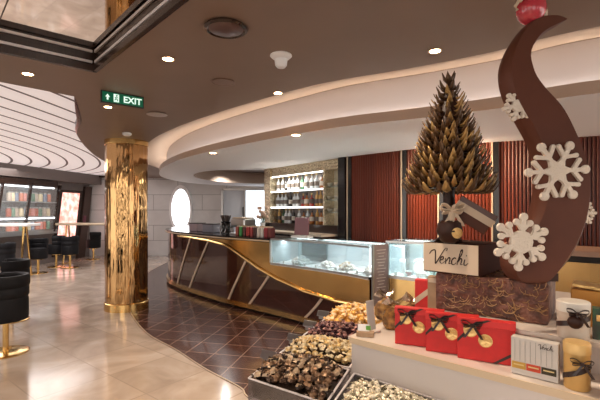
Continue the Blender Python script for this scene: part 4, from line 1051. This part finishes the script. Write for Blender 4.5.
# ---- right hand goods
lb0 = Vector((.712, 1.350)); rzl = math.atan2(-.661, .751)
bx = thing('tasting_box', (lb0.x, lb0.y, .951), rzl, 'white striped box with gold, red and dark labels along its foot', 'box')
MB().rbox((.068, .017, .0625), (.136, .034, .123), .002).build('box_body', mat('striped_card', (.60, .56, .52), .5), bx)
sv = MB()
for k in range(8): sv.box((.012+k*.0152, -.0005, .082), (.0012, .001, .07))
sv.build('stripe', mat('stripe_grey', (.35, .33, .31), .5), bx)
for x, c, nm in ((.024, (.60, .36, .08), 'gold'), (.067, (.62, .08, .04), 'red'), (.110, (.06, .05, .03), 'dark')):
    o = MB().box((x, -.001, .032), (.041, .002, .022)).build('paper_label', mat('label_'+nm, c, .3, .4), bx); o['label'] = nm+' printed label'
    MB().box((x, -.0025, .034), (.03, .001, .004)).build('label_print', mat('print_gold', (.75, .6, .3), .3, .5), bx)
script_word(.045, bx, MC['ink'], Matrix.Translation((.078, -.001, .100)), .0007)
jar = thing('ribbon_jar', (.857, 1.238, .951), -.6, 'gold paper tube with dark ribbon beside the striped box', 'gift tube', 'gold gift tubes with dark ribbons')
MB().lathe([(.034, 0), (.035, .002), (.035, .115)], 28).build('tube_body', mat('gold_paper', (.62, .38, .13), .45, .3), jar, True)
MB().lathe([(.037, .110), (.037, .138), (.034, .142), (0, .142)], 28).build('lid', mat('gold_lid', (.70, .46, .18), .4, .3), jar, True)
def wrap(o, r, zlo, zhi):
    rb = MB(); A = []; B = []
    for k in range(25):
        a_ = -PI+PI*k/24; z = zlo+(zhi-zlo)*k/24; A.append((r*math.cos(a_), r*math.sin(a_), z)); B.append((r*math.cos(a_), r*math.sin(a_), z+.017))
    rb.strip(A, B); bow(rb, (.012, -r-.004, (zlo+zhi)/2+.04), .028, Matrix.Identity(4)); solid(rb.build('ribbon', 'ribbon', o))
wrap(jar, .0365, .02, .075)
dup(jar, (.935, 1.165, .951), -.6, 'gold paper tube with dark ribbon at the right edge of the photo')
tin = thing('white_tin', (.905, 1.325, 1.079), -.6, 'white round tin with a dark ribbon and rosette on the upper shelf', 'tin')
MB().lathe([(.044, 0), (.046, .003), (.046, .090)], 32).build('tin_body', mat('white_tin', (.62, .58, .52), .4, col2=(.50, .36, .26), nscale=12), tin, True)
MB().lathe([(.048, .088), (.048, .118), (.045, .121), (0, .121)], 32).build('lid', mat('tin_lid', (.66, .62, .56), .4), tin, True)
wrap(tin, .0475, .03, .07)
MB().ball((.005, -.052, .062), .022, (1, .5, 1), 14).build('rosette', 'choc_dark', tin, True)
# items at far right on upper shelf
t = thing('gift_bag', (1.00, 1.30, 1.079), -.6, 'green and dark gift bag at the right edge of the upper shelf', 'gift bag')
MB().prism([(-.04, -.02), (.04, -.02), (.04, .02), (-.04, .02)], 0, .10).build('bag_body', mat('green_bag', (.02, .10, .05), .4, col2=(.03, .02, .015), nscale=18), t)
q = MB(); q.tube(spline([(-.02, -.02, .10), (-.015, -.02, .125), (.015, -.02, .125), (.02, -.02, .10)], 5), .002, 6); q.build('handle', 'ribbon', t)
MB().box((0, -.021, .07), (.06, .002, .02)).build('paper_label', 'goldfoil', t)
t = thing('gold_tray', (1.07, 1.47, 1.079), -.66, 'open orange gold box behind the white tin', 'box')
MB().rbox((0, 0, .065), (.12, .08, .13), .004).build('box_body', mat('orange_gold', (.55, .26, .06), .3, .4), t)
MB().rbox((0, .01, .139), (.14, .10, .012), .003, T=Matrix.Rotation(.10, 4, 'Y')).build('lid', 'goldfoil', t)
# ---- left goods behind red boxes: cello bags, kraft bag, red box, card stand, tag
def cello(loc, rz, label, c, s=1):
    t = thing('cellophane_bag', loc, rz, label, 'sweet bag', None)
    MB().lathe([(.045*s, 0), (.06*s, .02), (.062*s, .06), (.045*s, .085), (.012*s, .10)], 10, Matrix.Diagonal((1, .7, 1, 1))).build('contents', c, t)
    rf_ = MB(); A = []; B = []
    for k in range(11):
        a_ = 2*PI*k/10; A.append((.012*s*math.cos(a_), .010*s*math.sin(a_), .10)); rr_ = (.05+.02*(k % 2))*s; B.append((rr_*math.cos(a_), rr_*.5*math.sin(a_), .150-.015*(k % 3)))
    rf_.strip(A, B); solid(rf_.build('ruffle', glass('cello', (.8, .75, .68), .8, .15), t)); MB().lathe([(.014*s, .094), (.014*s, .106)], 10).build('tie', 'goldfoil', t)
cello((.44, 1.86, .951), .3, 'cellophane bag of dark sweets left of the red boxes', mat('bag_dark', (.09, .045, .025), .25, .2, col2=(.45, .22, .06), nscale=30), 1.0)
cello((.545, 1.93, .951), .1, 'cellophane bag of golden sweets behind the red boxes', mat('bag_gold', (.50, .28, .09), .3, .3, col2=(.12, .05, .03), nscale=30), .95)
cello((.43, 2.02, .951), .1, 'cellophane bag farthest back beside the card stand', mat('bag_gold', (.5, .3, .1), .3), .9)
t = thing('kraft_bag', (.610, 1.80, .951), -.55, 'kraft paper bag standing beside the rough brown block', 'paper bag')
MB().prism([(-.03, -.02), (.025, -.02), (.025, .03), (-.03, .03)], 0, .25).build('bag_body', 'kraft', t)
MB().box((-.002, -.021, .235), (.05, .002, .02)).build('fold', 'cream_card', t)
t = thing('upright_red_box', (.585, 1.90, .951), -.5, 'narrow red box with a pale diagonal band behind the kraft bag', 'box')
MB().rbox((0, 0, .11), (.07, .04, .22), .003).build('box_body', 'red', t)
MB().strip([(-.035, -.0215, .13), (.035, -.0215, .19)], [(-.035, -.0215, .10), (.035, -.0215, .16)]).build('band', 'cream_card', t)
t = thing('card_stand', (.325, 1.80, .951), math.radians(35), 'white acrylic card stand at the left corner of the display stand', 'card stand')
MB().rbox((0, 0, .075), (.045, .004, .13), .001, T=Matrix.Rotation(-.12, 4, 'X')).build('card', mat('card_grey', (.52, .50, .50), .4), t); MB().rbox((0, .0, .005), (.06, .05, .01), .002).build('foot', 'shelfwhite', t)
t = thing('price_block', (.285, 1.745, .951), -.25, 'small price block with a pink and green tag at the stand corner', 'price tag')
MB().rbox((0, 0, .010), (.075, .04, .020), .002).build('block', 'kraft', t)
MB().rbox((-.008, -.004, .034), (.05, .004, .03), .001, T=Matrix.Rotation(-.3, 4, 'X')).build('card', 'plate', t)
MB().box((.014, -.016, .040), (.02, .002, .018)).build('tag_print', mat('tag_green', (.12, .35, .05), .5), t)
